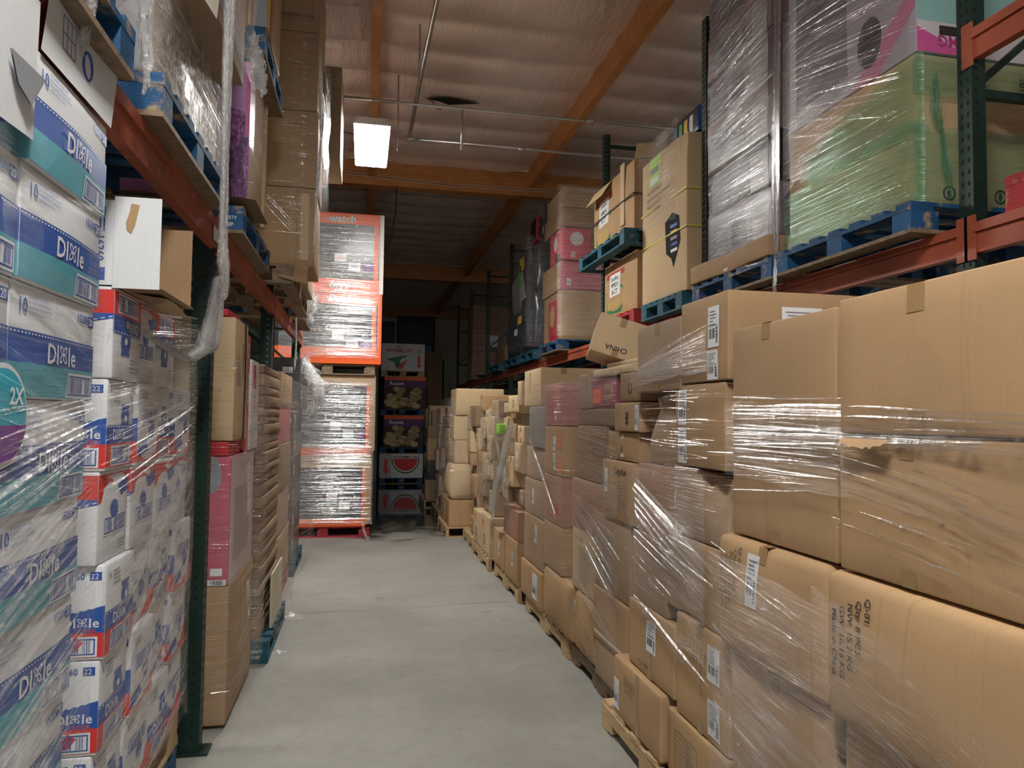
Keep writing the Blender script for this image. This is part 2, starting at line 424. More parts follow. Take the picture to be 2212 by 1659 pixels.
def carton(x0, x1, y0, y1, z0, z1, **k):
    SEED[0] += 1
    c = Carton(x1-x0, y1-y0, z1-z0, k.get('bulge', .006), k.get('dent', .006), SEED[0], k.get('r', .006))
    c.at = ((x0+x1)/2, (y0+y1)/2, z0); return c
ORD = ['lowest', 'second', 'third', 'fourth', 'fifth', 'sixth', 'seventh', 'eighth', 'ninth', 'tenth']
def upname(i, n): return 'topmost box' if i == n-1 else 'lowest box' if i == 0 else ORD[i]+' box up'

# ------------------------------------------------------------------ pallets
PC = {}
def block_pallet(x0, x1, y0, y1, z0, mat, label, group=None, rz=0, chep=False, detail=True):
    """nine-block pallet: deck, blocks, base boards; 0.144 high"""
    L, Wd = y1-y0, x1-x0; key = (round(L, 3), round(Wd, 3), mat.name)
    if key not in PC:
        d = MB(); n = 7; bw = .095; gap = (L-n*bw)/(n-1)
        for i in range(n): y = -L/2+i*(bw+gap); d.box(-Wd/2, Wd/2, y, y+bw, .124, .144)
        for x in (-Wd/2, -.05, Wd/2-.1): d.box(x-.02*(x > 0), x+.12-.02*(x > 0), -L/2, L/2, .104, .1235)
        b = MB()
        for x in (-Wd/2, -.05, Wd/2-.1): b.box(x, x+.1, -L/2, L/2, 0, .018)
        for y in (-L/2, L/2-.1): b.box(-Wd/2+.101, -.051, y, y+.1, 0, .018); b.box(.051, Wd/2-.101, y, y+.1, 0, .018)
        k = MB(); k.box(-.0725, .0725, -.06, .06, .0185, .1035)
        PC[key] = (d.mesh('deck', mat), b.mesh('base_boards', [WOODD if mat in (PBLUE,) else mat]), k.mesh('block', mat))
    d, b, k = PC[key]
    r = empty('pallet', ((x0+x1)/2, (y0+y1)/2, z0), label, 'pallet', group, rz)
    child('deck', d, r); child('base_boards', b, r)
    for x in (-Wd/2+.074, 0, Wd/2-.074):
        for y in (-L/2+.061, 0, L/2-.061): child('block', k, r, (x, y, 0))
    if chep:
        t = MB(); 
        for j, st in enumerate(('OF CHEP', 'PROPERTY')):
            vs, fs, w = glyphs(st, .01); s = .028
            t.add([Vector((Wd/2-.140+v[0]*s*.8, -L/2+.0-.0015, .035+j*.036+v[1]*s)) for v in vs], fs)
        t.build('lettering', INKW, r)
    return r
def stringer_pallet(x0, x1, y0, y1, z0, mat, label, group=None, rz=0):
    """stringers along y with notches, deck boards across"""
    L, Wd = y1-y0, x1-x0; key = ('s', round(L, 3), round(Wd, 3), mat.name)
    if key not in PC:
        d = MB(); n = 7; bw = .1; gap = (L-n*bw)/(n-1); rd = random.Random(3)
        for i in range(n):
            y = -L/2+i*(bw+gap); d.box(-Wd/2-rd.uniform(-.012, .012), Wd/2, y, y+bw, .124, .142)
        b = MB()
        for i in (0, 3, 6): y = -L/2+i*(bw+gap); b.box(-Wd/2, Wd/2, y, y+bw, 0, .016)
        k = MB(); t = .036; z1 = .1235; zb = .0165; a = L/2
        k.box(-t/2, t/2, -a, a, .062, z1)
        for (p, q) in ((-a, -a+.16), (-.14, .14), (a-.16, a)): k.box(-t/2, t/2, p, q, zb, .0615)
        PC[key] = (d.mesh('top_deck', mat), b.mesh('bottom_deck', mat), k.mesh('stringer', mat))
    d, b, k = PC[key]
    r = empty('pallet', ((x0+x1)/2, (y0+y1)/2, z0), label, 'pallet', group, rz)
    child('top_deck', d, r); child('bottom_deck', b, r)
    for x in (-Wd/2+.02, 0, Wd/2-.02): child('stringer', k, r, (x, 0, 0))
    return r

# ------------------------------------------------------------------ stretch film: strands and sheets round a plan path
def pathfn(path, side):
    P = [Vector((a, b)) for a, b in path]; L = [0]
    for a, b in zip(P, P[1:]): L.append(L[-1]+(b-a).length)
    def f(s, off):
        t = max(0, min(.99999, s))*L[-1]; i = max(k for k in range(len(P)-1) if L[k] <= t)
        d = (P[i+1]-P[i]); fr = (t-L[i])/d.length; n = Vector((-d.y, d.x)).normalized()*side
        # round the corners of the plan
        w = .04/d.length; q = P[i]+d*fr
        if fr < w and i > 0:
            e = P[i]-P[i-1]; n2 = Vector((-e.y, e.x)).normalized()*side; n = (n*(.5+fr/w/2)+n2*(.5-fr/w/2)).normalized()
        elif fr > 1-w and i < len(P)-2:
            e = P[i+2]-P[i+1]; n2 = Vector((-e.y, e.x)).normalized()*side; g = (1-fr)/w; n = (n*(.5+g/2)+n2*(.5-g/2)).normalized()
        q = q + n*off
        return q.x, q.y
    return f, L[-1]
def film(label, path, side, strands=(), sheets=(), seed=1, mat=None, smat=None, off=.012, group=None, tilt=(-.5, .35)):
    """strands: (s0,s1,zlo0,zhi0,zlo1,zhi1,n,wmax[,broken]); sheets: (s0,s1,zlo0,zhi0,zlo1,zhi1[,amp])"""
    rd = random.Random(seed); f, L = pathfn(path, side)
    root = bpy.data.objects.new('stretch_film', None); COL.objects.link(root); tag(root, label, 'plastic film', group)
    if strands:
        mb = MB()
        for st in strands:
            s0, s1, a0, a1, b0, b1, n, wm = st[:8]; br = st[8] if len(st) > 8 else .6
            for k in range(n):
                q = rd.random(); wd = wm*rd.uniform(.12, .8)**1.8; tl = rd.gauss(*tilt) if rd.random() < .8 else rd.uniform(-1., 1.); of = off+rd.uniform(0, .012)
                e0 = rd.uniform(0, br) if rd.random() < .7 else 0; e1 = rd.uniform(max(e0+.15, 1-br), 1.0) if rd.random() < .7 else 1
                if e1 <= e0+.05: continue
                ns = max(2, int((e1-e0)*(s1-s0)*L/.09)); ph = rd.uniform(0, 6); am = rd.uniform(0, .006); vs = []
                for i in range(ns+1):
                    t = e0+(e1-e0)*i/ns; s = s0+(s1-s0)*t
                    z = (a0+(a1-a0)*q)*(1-t)+(b0+(b1-b0)*q)*t + am*math.sin(ph+t*5); tp = math.sin(PI*min(1, max(0, i/ns)))**.4*wd+.0006
                    x, y = f(s, of); x2, y2 = f(s, of+tp*tl)
                    vs += [(x, y, z), (x2, y2, z+tp)]
                mb.add(vs, [(2*i, 2*i+2, 2*i+3, 2*i+1) for i in range(ns)])
        mb.build('film_strands', mat or FILM, root)
    if sheets:
        mb = MB()
        for sh in sheets:
            s0, s1, a0, a1, b0, b1 = sh[:6]; amp = sh[6] if len(sh) > 6 else .008
            nu = max(4, int((s1-s0)*L/.06)); nv = max(3, int((abs(a1-a0)+abs(b1-b0))/2/.07)); o = rd.uniform(0, 50)
            def fn(u, v):
                s = s0+(s1-s0)*u; z = (a0+(a1-a0)*v)*(1-u)+(b0+(b1-b0)*v)*u
                if v in (0, 1): z += .012*noise.noise(Vector((u*9, v*3, o)))
                x, y = f(s, off*.8+.004+amp*(1+noise.noise(Vector((s*L*4, z*6, o)))))
                return (x, y, z)
            mb.grid(fn, nu, nv)
        mb.build('film_sheet', smat or FILMS, root, smooth=True)
    return root
def hanging_film(label, pts, widths, seed, mat=None, folds=7, name='stretch_film', cat='plastic film', calm=False):
    """a torn length of film gathered into folds and hanging along pts"""
    rd = random.Random(seed); pts = [Vector(p) for p in pts]; mb = MB(); n = len(pts); sub = 8; P = []; Wd = []
    for i in range(n-1):
        for k in range(sub):
            t = k/sub; P.append(pts[i].lerp(pts[i+1], t)); Wd.append(widths[i]*(1-t)+widths[i+1]*t)
    P.append(pts[-1]); Wd.append(widths[-1]); nu = folds*4; vs = []
    for j, p in enumerate(P):
        for i in range(nu+1):
            a = i/nu-.5; nz = noise.noise(Vector((a*5, j*(.05 if calm else .22), seed*3.1)))*(.6 if calm else 1)
            vs.append(p+Vector((math.sin(a*folds*2*PI+nz*3)*Wd[j]*.18+nz*Wd[j]*.3, a*Wd[j]+nz*Wd[j]*.12, nz*.015*(1 if 0 < j < len(P)-1 else 3))))
    m = nu+1
    mb.add(vs, [(j*m+i, j*m+i+1, (j+1)*m+i+1, (j+1)*m+i) for j in range(len(P)-1) for i in range(nu)])
    o = mb.build(name, mat or FILMC, None, smooth=True); return tag(o, label, cat)

# ================================================================== THE BUILDING
def floor_mat():
    m, nt, b = nmat('concrete_floor'); tc = nd(nt, 'ShaderNodeTexCoord'); v = tc.outputs['Object']
    n1 = noisetex(nt, v, .9, 6, .6); n2 = noisetex(nt, v, 9, 6, .7); n3 = noisetex(nt, v, 90, 3)
    c = ramp(nt, n1, [(.3, (.245, .235, .205)), (.7, (.36, .35, .315))])
    c = mixc(nt, c, (.22, .215, .20), ramp(nt, n2, [(.5, (0, 0, 0)), (.72, (.55, .55, .55))]))
    c = mixc(nt, c, (.50, .49, .46), ramp(nt, n3, [(.55, (0, 0, 0)), (.8, (.3, .3, .3))]))
    # oil spots and drag marks
    n4 = noisetex(nt, v, 2.3, 2); c = mixc(nt, c, (.13, .125, .12), ramp(nt, n4, [(.70, (0, 0, 0)), (.76, (.6, .6, .6))]))
    # wet, dirty patch at the far end of the aisle: water on the slab (position in metres, ragged edge)
    sp = nd(nt, 'ShaderNodeSeparateXYZ'); nt.links.new(v, sp.inputs[0])
    wn = noisetex(nt, v, 1.7, 5, .6); ma = nd(nt, 'ShaderNodeMath', operation='MULTIPLY_ADD'); ma.inputs[1].default_value = 5.; ma.inputs[2].default_value = -2.5
    nt.links.new(wn, ma.inputs[0]); ad = nd(nt, 'ShaderNodeMath', operation='ADD'); nt.links.new(sp.outputs[1], ad.inputs[0]); nt.links.new(ma.outputs[0], ad.inputs[1])
    mr = nd(nt, 'ShaderNodeMapRange'); mr.inputs['From Min'].default_value = 9.95; mr.inputs['From Max'].default_value = 11.0
    nt.links.new(ad.outputs[0], mr.inputs['Value']); wet = mr.outputs[0]
    c = mixc(nt, c, (.045, .042, .038), wet); nt.links.new(c, b.inputs['Base Color'])
    r = nd(nt, 'ShaderNodeMapRange'); r.inputs['To Min'].default_value = .55; r.inputs['To Max'].default_value = .035
    nt.links.new(wet, r.inputs['Value']); nt.links.new(r.outputs[0], b.inputs['Roughness'])
    bs = nd(nt, 'ShaderNodeMath', operation='SUBTRACT'); bs.inputs[0].default_value = .25; nt.links.new(wet, bs.inputs[1]); bs.use_clamp = True
    bp = nd(nt, 'ShaderNodeBump'); bp.inputs['Distance'].default_value = .004; nt.links.new(n2, bp.inputs['Height']); nt.links.new(bs.outputs[0], bp.inputs['Strength'])
    nt.links.new(bp.outputs[0], b.inputs['Normal']); b.inputs['Specular IOR Level'].default_value = .5
    return m
def struct(name, mb, mat, label=None, smooth=False):
    o = mb.build(name, mat, smooth=smooth); o['kind'] = 'structure'
    o['label'] = label or name.replace('_', ' '); return o
XL, XR, YB, YF, ZC = -9., 9.5, 25.5, -4.5, 5.46
m = MB(); m.box(XL, XR, YF, YB, -.2, 0); struct('floor', m, floor_mat(), 'worn grey concrete warehouse floor, wet at the far end')
m = MB()
rd = random.Random(5)
for (pts, w) in (([(-.8, 3.32), (0, 3.30), (.7, 3.33), (1.3, 3.31), (2.6, 3.33)], .007), ([(-.75, 6.32), (-.2, 6.40), (.3, 6.36), (.8, 6.47), (1.4, 6.50)], .005), ([(.1, 10.55), (.7, 10.3), (1.25, 10.25)], .006), ([(-.72, 10.0), (0, 9.75), (.4, 10.0)], .004), ([(.9, 4.4), (.75, 4.75), (.8, 5.0)], .002), ([(-.5, 6.9), (.05, 7.3), (.5, 7.2)], .002)):
    P = []
    for (a, b) in zip(pts, pts[1:]):
        for k in range(10): P.append((a[0]+(b[0]-a[0])*k/10, a[1]+(b[1]-a[1])*k/10+rd.uniform(-.007, .007)))
    for a, b in zip(P, P[1:]): m.add([(a[0], a[1]-w/2, .0012), (b[0], b[1]-w/2, .0012), (b[0], b[1]+w/2, .0012), (a[0], a[1]+w/2, .0012)], [(0, 1, 2, 3)])
o = struct('floor_joint', m, flat('joint_dark', (.10, .095, .09), .9), 'dark joints and hairline cracks in the concrete floor')
CREAM = flat('cream_wall', (.55, .52, .42), .8)
m = MB(); m.box(XL, XR, YB, YB+.2, 0, ZC+.3); struct('wall_back', m, CREAM, 'cream painted wall at the far end')
m = MB(); m.box(XL-.2, XL, YF, YB, 0, ZC+.3); struct('wall_left', m, CREAM)
m = MB(); m.box(XR, XR+.2, YF, YB, 0, ZC+.3); struct('wall_right', m, CREAM)
# foil-faced insulation, stapled every 0.63 m and sagging between the staples
def foil_mat():
    m, nt, b = nmat('foil_insulation'); tc = nd(nt, 'ShaderNodeTexCoord'); v = tc.outputs['Object']
    n = noisetex(nt, v, 1.5, 4); c = ramp(nt, n, [(.3, (.74, .61, .55)), (.7, (.90, .77, .70))])
    nt.links.new(c, b.inputs['Base Color']); b.inputs['Metallic'].default_value = .35; b.inputs['Roughness'].default_value = .36
    mp = nd(nt, 'ShaderNodeMapping'); mp.inputs['Scale'].default_value = (3, .9, 1); nt.links.new(v, mp.inputs[0])
    bump(nt, b, noisetex(nt, mp.outputs[0], 2.5, 4, .55), .55, .05); return m
PURL = [-7.2, -4.78, -2.38, .05, 2.46, 4.88, 7.3]
GIRD = [-3.4+.2, 3.85-.2, 10.92, 18.25, 25.3]
m = MB()
pitch = .63; Y0 = YF
bays = [XL]+PURL+[XR]
for bi in range(len(bays)-1):
    xa, xb = bays[bi], bays[bi+1]; nx = max(8, int((xb-xa)/.12)); ny = round((YB-YF)/pitch*10)
    def fn(u, v, xa=xa, xb=xb, bi=bi):
        x = xa+(xb-xa)*u; y = YF+(YB-YF)*v; t = ((y-YF)/pitch) % 1
        sag = .10*math.sin(PI*t)**.45 if 0 < t < 1 else 0
        edge = min(1, min(u, 1-u)*6)
        nz = noise.noise(Vector((x*1.7, y*2.6, bi*5)))*.022+noise.noise(Vector((x*6/(edge+.4), y*3, bi*3)))*.010*(1.6-edge)
        return (x, y, ZC+.02-sag*(.35+.65*edge)+nz*(.1+math.sin(PI*t))*(.25+.75*edge)-(1-edge)*.005)
    m.grid(fn, nx, ny)
struct('ceiling', m, foil_mat(), 'foil-faced insulation sagging between its staple lines under the roof', smooth=True)
m = MB(); m.box(XL, XR, YF, YB, ZC+.12, ZC+.2); struct('roof', m, WOODD)
for i, x in enumerate(PURL):
    for j in range(len(GIRD)-1):
        if j == 0: continue
        m = MB(); m.box(x-.045, x+.045, GIRD[j]+.1, GIRD[j+1]-.1, 5.17, ZC+.03)
        struct('roof_beam', m, GLULAM, 'orange timber roof purlin running away down the warehouse')
for y in GIRD[1:]:
    m = MB(); m.box(XL, XR, y-.1, y+.1, 5.04, ZC+.02); struct('roof_girder', m, GLULAM, 'deep timber girder crossing the warehouse under the foil ceiling')
    m = MB(); P = [(XL+(XR-XL)*k/60, y-.115, ZC-.035+.008*noise.noise(Vector((k*.6, y, 0)))) for k in range(61)]; m.tube(P, .022, 6); struct('trim_1', m, flat('foil_roll', (.7, .68, .64), .4, .4), 'rolled edge of foil along the top of the girder')
# torn hole in the foil with a flap hanging
m = MB(); m.add([(.62, 8.42, ZC-.105), (.80, 8.36, ZC-.11), (.90, 8.34, ZC-.11), (1.30, 8.42, ZC-.105), (.92, 8.53, ZC-.11), (.80, 8.46, ZC-.11)], [(0, 1, 2, 5), (2, 3, 4, 5)])
struct('ceiling_tear', m, DARKHOLE, 'dark torn opening in the ceiling foil')
m = MB(); m.grid(lambda u, v: (.64+.12*v+.08*u, 8.40+.05*u, ZC-.09-.12*v-.02*math.sin(u*3)), 4, 5)
struct('ceiling_flap', m, foil_mat(), 'strip of torn foil hanging below the opening', True)
# high-bay lamp
LENS = flat('lamp_lens', (.9, .9, .9), .4, emit=(1, .985, .94), es=LAMP_POWER)
HOUS = flat('lamp_housing', (.75, .75, .74), .35, .3)
def lamp(x, y, z, label):
    r = empty('high_bay_lamp', (x, y, z), label, 'ceiling light', 'high bay lamps under the roof')
    h = MB(); w, L = .175, .60
    h.add([(-w, -L, .0), (w, -L, 0), (w, L, 0), (-w, L, 0), (-w*.8, -L, .07), (w*.8, -L, .07), (w*.8, L, .07), (-w*.8, L, .07)], [(0, 1, 5, 4), (1, 2, 6, 5), (2, 3, 7, 6), (3, 0, 4, 7), (4, 5, 6, 7)])
    h.box(-.07, .07, -.25, .25, .071, .12); h.build('housing', HOUS, r)
    for k in range(8):
        a = -w+.012+k*(2*w-.024)/7
    rib = MB()
    for k in range(9): a = -w*.93+k*(2*w*.93)/8; rib.box(a-.006, a+.006, -L-.012, -L-.001, -.004, .03)
    rib.build('reflector_ribs', HOUS, r)
    e = MB(); e.box(-w*.94, w*.94, -L*.985, L*.985, -.012, -.001); e.build('lens', LENS, r)
    c = MB()
    for yy in (-.45, .45): c.tube([(0, yy, .12), (0, yy, ZC-.06-z)], .004, 5)
    c.build('hanging_wire', STEEL, r)
    return r
lamp(.03, 7.72, 4.47, 'bright white high bay lamp hanging over the aisle in front of the timber girder')
lamp(.03, .35, 4.47, 'high bay lamp hanging over the near end of the aisle, above the frame')
lamp(6.0, 4.2, 4.47, 'high bay lamp over the next aisle on the right, hidden behind the rack')
lamp(-5.2, 4.2, 4.47, 'high bay lamp over the next aisle on the left, hidden behind the rack')
# pipes
def pipe(label, pts, r, fit=(), name='ceiling_pipe'):
    root = empty(name, (0, 0, 0), label, 'pipe'); m = MB(); m.tube(pts, r, 8); m.build('pipe_run', STEEL, root, True)
    for p, q in fit: a = MB(); a.tube([p, q], r*1.6, 8); a.build('coupling', STEEL, root, True)
pipe('thin steel pipe crossing the ceiling just above the hanging lamp', [(-1.2, 7.3, 4.80), (.7, 7.3, 4.79), (3.1, 7.3, 4.79), (5, 7.3, 4.79)], .017, [((2.25, 7.3, 4.79), (2.33, 7.3, 4.79))])
pipe('thin steel pipe crossing the ceiling behind the hanging lamp', [(.45, 8.25, 4.80), (2, 8.25, 4.79), (3.4, 8.25, 4.78), (5, 8.25, 4.78)], .017, [((1.72, 8.25, 4.79), (1.8, 8.25, 4.79)), ((.42, 8.25, 4.8), (.52, 8.25, 4.8))])
pipe('steel pipe running along the aisle to the cross pipe', [(.45, 8.25, 4.80), (.47, 6.5, 4.83), (.52, 4.2, 4.86), (.55, 1., 4.88)], .02)
pipe('short steel drop rod hanging from the front cross pipe', [(.93, 7.3, 4.80), (.93, 7.3, 4.36)], .012)
pipe('short steel hanger rod beside the lamp', [(.31, 8.0, 5.40), (.31, 8.0, 4.55)], .008)
pipe('steel hanger rod holding the lengthwise pipe', [(.46, 6.9, 5.40), (.465, 6.9, 4.83)], .009)
CAB = flat('black_cable', (.02, .02, .02), .5)
def cable(label, pts, r, mat):
    m = MB(); Q = []
    for a, b in zip(pts, pts[1:]):
        for k in range(6): Q.append(Vector(a).lerp(Vector(b), k/6))
    Q.append(Vector(pts[-1])); m.tube(Q, r, 5, 0); tag(m.build('cable', mat, smooth=True), label, 'cable')
cable('black cable drooping from the girder past the orange boxes', [(.42, 10.78, 5.03), (.40, 10.6, 4.6), (.33, 10.4, 4.1), (.24, 10.2, 3.85)], .008, CAB)
cable('dark cable sagging from the left to the lamp', [(-1.6, 7.75, 4.85), (-.8, 7.74, 4.70), (-.12, 7.73, 4.585)], .007, CAB)
WIREM = flat('grey_wire', (.45, .44, .42), .5)
for j, z in enumerate((5.16, 5.20)):
    cable(('lower' if j == 0 else 'upper')+' grey wire strung along the front of the near girder', [(-3, 10.79, z+.06), (-.7, 10.79, z+.02), (1.2, 10.79, z-.07), (2.4, 10.79, z-.05), (5, 10.79, z+.02)], .006, WIREM)

# ================================================================== RACKS
def rack(label, x, depth, side, posts, z_beams, top, y_beams, slots=True):
    """side +1: the aisle face looks towards +x. posts: y of the frames; beams (y0, y1, z_top)"""
    r = empty('pallet_rack', (x, posts[0], 0), label, 'pallet rack'); ox, oy = x, posts[0]
    for y in posts:
        for k, px in enumerate((0, -side*depth)):
            mb = MB(); a = px-.04 if side > 0 else px-.04
            t = .004; w = .078; dp = .07 if side < 0 else .095; fx = px - (.0 if side < 0 else .032)
            mb.box(fx-dp/2, fx+dp/2, y-oy-w/2, y-oy-w/2+t, .012, top); mb.box(fx-dp/2, fx+dp/2, y-oy+w/2-t, y-oy+w/2, .012, top)
            xx = fx+side*dp/2
            mb.box(min(xx, xx-side*t), max(xx, xx-side*t), y-oy-w/2+t, y-oy+w/2-t, .012, top)
            mb.box(fx-.09, fx+.09, y-oy-.06, y-oy+.06, 0, .0115)
            p = mb.build('upright_post', GREENM if y != posts[1] or side > 0 else GREENM, r)
            if k == 0 and y < 11:
                s = MB(); n = int(top/.051)
                for i in range(n):
                    z = .08+i*.051
                    s.box(xx-.0005*side, xx+.0008*side, y-oy-.022, y-oy-.012, z, z+.02); s.box(xx-.0005*side, xx+.0008*side, y-oy+.012, y-oy+.022, z, z+.02)
                    s.box(fx+side*.012-.006, fx+side*.012+.006, y-oy-w/2-.0012, y-oy-w/2, z, z+.012)
                s.build('slots', DARKHOLE if y < 4 else flat('slot_pale', (.25, .27, .26), .6), p)
        zs = [.25+i*.95 for i in range(int(top/.95)+1)]
        for i, z in enumerate(zs):
            if z > top-.1: z = top-.12
            m = MB(); m.bar((-.04*side, y-oy, z), (-side*(depth-.04), y-oy, z), .035, .035); m.build('brace', GREENM, r)
            if i < len(zs)-1 and z+.9 < top:
                m = MB(); m.bar((-.04*side, y-oy, z+.05), (-side*(depth-.04), y-oy, z+.88), .03, .03); m.build('diagonal_brace', GREENM, r)
    for (y0, y1, zt) in y_beams:
        for k, px in enumerate((side*.012, -side*depth-side*.012)):
            m = MB(); h = .13; w = .042
            m.box(px-w/2, px+w/2, y0+.042-oy, y1-.042-oy, zt-h, zt-.042); m.box(px-w/2-(.012 if side < 0 else 0), px+w/2+(.0 if side < 0 else .012), y0+.042-oy, y1-.042-oy, zt-.0415, zt)
            b = m.build('beam', REDM, r)
            for yy in (y0+.022, y1-.022):
                c = MB(); xa = px+side*.0265 if k == 0 else px-side*.0265
                c.box(xa-.003, xa+.003, yy-.03-oy, yy+.03-oy, zt-h-.03, zt+.035); c.box(px-.02, px+.02, yy-.003-oy, yy+.003-oy, zt-h-.03, zt+.035)
                c.build('beam_connector', REDM, b)
    return r
RP = [.30, 2.70, 5.21, 7.67, 10.35, 12.93, 15.45, 17.95, 20.5]
rr = rack('green-posted pallet rack with orange-red beams along the right side of the aisle', 2.60, 1.05, -1, RP, None, 4.80,
     [(a, b, 2.51) for a, b in zip(RP, RP[1:])]+[(RP[0], RP[1], 3.36)])
LP = [-1.0, 1.42, 3.88, 6.30, 8.97]
rl = rack('green-posted pallet rack with rusty red beams along the left side of the aisle', -.76, 1.05, 1, LP, None, 4.70,
     [(a, b, 2.60) for a, b in zip(LP, LP[1:])])
m = MB(); m.box(-.035, .0365, 0, .001, 0, .001)
c_ = Carton(.001, .001, .001)
s = MB(); s.add([(.0375, 3.70-LP[0], 2.49), (.0375, 3.84-LP[0], 2.49), (.0375, 3.84-LP[0], 2.58), (.0375, 3.70-LP[0], 2.58)], [(0, 1, 2, 3)]); s.build('rack_label', PAPER, rl)

# ================================================================== RIGHT FLOOR ROW
# nearest pallet -------------------------------------------------------------
block = block_pallet; N1 = 'the nearest right-hand floor pallet'
stringer_pallet(1.29, 2.45, 1.15, 2.44, 0, WOOD, 'pale wooden pallet under the big plain boxes, nearest on the right')
def rbox(X, dep, y0, y1, z0, z1, label, mat=KRAFT, draw=None, rz=0, crush=(), tape=True, **k):
    c = carton(X, X+dep, y0, y1, z0, z1, **k)
    if tape: c.tape('W', k.get('tf', .5), k.get('tw', .048), k.get('td', .055), TAPE)
    if draw: draw(c)
    return c.link(c.at, label, mat, rz=rz, crush=crush, name=k.get('name', 'cardboard_box'), cat=k.get('cat', 'box'), group=k.get('group'))
# far column (Y 1.83-2.42), near column (Y 1.20-1.78)
rbox(1.32, .55, 1.85, 2.43, .145, .452, 'brown box with white label at pallet level, left column of the nearest right stack', KRAFT2, lambda c: c.ship('W', .36, .09, .09, .13))
rbox(1.30, .55, 1.845, 2.43, .455, .845, 'plain film-covered brown box under the box with faded weight marking', KRAFT)
def d_faded(c):
    INKF = flat('ink_faded', (.22, .15, .09), .7)
    for j, st in enumerate(('Q-01', 'Qty: 8 PCS', 'NW: 15.2 KG', 'GW: 16.16 KG', 'Made in China')):
        c.text('W', .16-.033*j+.02, .37-.012*j, .032, st, INKF, -PI/2, align='l', bold=.01)
    c.ship('W', .23, .19, .075, .17)
rbox(1.27, .58, 1.84, 2.475, .85, 1.243, 'rounded brown box with faded weight text and one white label, below the plain tall box', KRAFT2, d_faded, bulge=.022, r=.03)
rbox(1.30, .6, 1.83, 2.415, 1.252, 1.608, 'plain brown box with tape tongue, lower of two beside the widest boxes', KRAFT, tf=.48)
rbox(1.30, .6, 1.83, 2.415, 1.612, 1.972, 'plain tall brown box crossed by tight film, top of the left column at right front', KRAFT, tf=.38)
rbox(1.32, .55, 1.2, 1.79, .145, .455, 'lowest brown box at the bottom right corner with a white label', KRAFT2, lambda c: c.ship('W', .10, .20, .09, .09))
rbox(1.30, .55, 1.19, 1.80, .458, .852, 'plain film-covered brown box under the box marked Q-01', KRAFT)
def d_q01(c):
    for j, st in enumerate(('Q-01', 'Qty: 8 PCS', 'NW: 15.2 KG', 'GW: 16.16 KG', 'Made in China')):
        c.text('W', .185-.034*j, .352-.014*j+(.0 if j else .0), .030, st, INK, -PI/2, align='l', bold=.008, sx=1.02, lay=3)
rbox(1.25, .6, 1.16, 1.815, .856, 1.248, 'rounded brown box marked Q-01 Qty 8 PCS in black, bottom right', KRAFT2, d_q01, bulge=.016, dent=.003, r=.03, tape=False)
rbox(1.27, .6, 1.17, 1.775, 1.256, 1.614, 'widest plain brown box with a torn flap edge at its top left', KRAFT2, None, tf=.42, crush=[(-1, .75, .97, .07, .03)])
rbox(1.265, .62, 1.16, 1.765, 1.62, 1.978, 'big plain brown box at the right edge, topmost of the nearest column', KRAFT2, tf=.47, tw=.055, td=.07)
# torn flap
m = MB(); m.grid(lambda u, v: (1.256-.018*v-.004*math.sin(u*9), 1.735-.18*u, 1.606-.024*v*(.4+.6*math.sin(PI*u))-.004*math.sin(u*30)*v), 12, 3)
tag(m.build('torn_cardboard', KRAFT, smooth=True), 'small curled strip of torn cardboard on the widest plain box', 'cardboard')
P1 = [(1.85, 2.50), (1.275, 2.46), (1.265, 1.83), (1.24, 1.20), (1.24, 1.05)]
film('clear film wound tightly round the upper nearest right-hand boxes', [(1.85, 2.45), (1.29, 2.43), (1.285, 1.83), (1.258, 1.20), (1.258, 1.05)], -1,
     [(.27, 1, 1.50, 1.74, 1.60, 1.66, 26, .010, .4), (.27, .66, 1.50, 1.74, 1.50, 1.72, 80, .009, .6), (.27, 1, 1.585, 1.63, 1.58, 1.63, 22, .012, .3), (.27, .66, 1.56, 1.64, 1.57, 1.62, 30, .008), (.27, .62, 1.38, 1.52, 1.46, 1.50, 14, .006), (.6, 1, 1.33, 1.6, 1.27, 1.5, 50, .007, .7)],
     [(.29, .97, 1.46, 1.72, 1.42, 1.66)], seed=11, off=.006)
film('clear film slanting over the lower nearest right-hand boxes', [(1.85, 2.50), (1.240, 2.49), (1.235, 1.83), (1.212, 1.20), (1.212, 1.05)], -1,
     [(.27, .62, 1.10, 1.24, 1.0, 1.12, 46, .008, .8), (.27, .62, .72, .98, .62, .8, 50, .007, .8), (.27, 1, .5, .84, .25, .62, 110, .008, .8), (.62, 1, .95, 1.2, .75, 1.0, 46, .005, .8), (.62, 1, .6, .9, .30, .60, 60, .006, .8), (.27, .7, .15, .5, .0, .3, 60, .007, .8)],
     [(.29, .62, .3, 1.2, .15, 1.15), (.62, .97, .2, 1.2, .1, 1.05)], seed=19, off=.006)

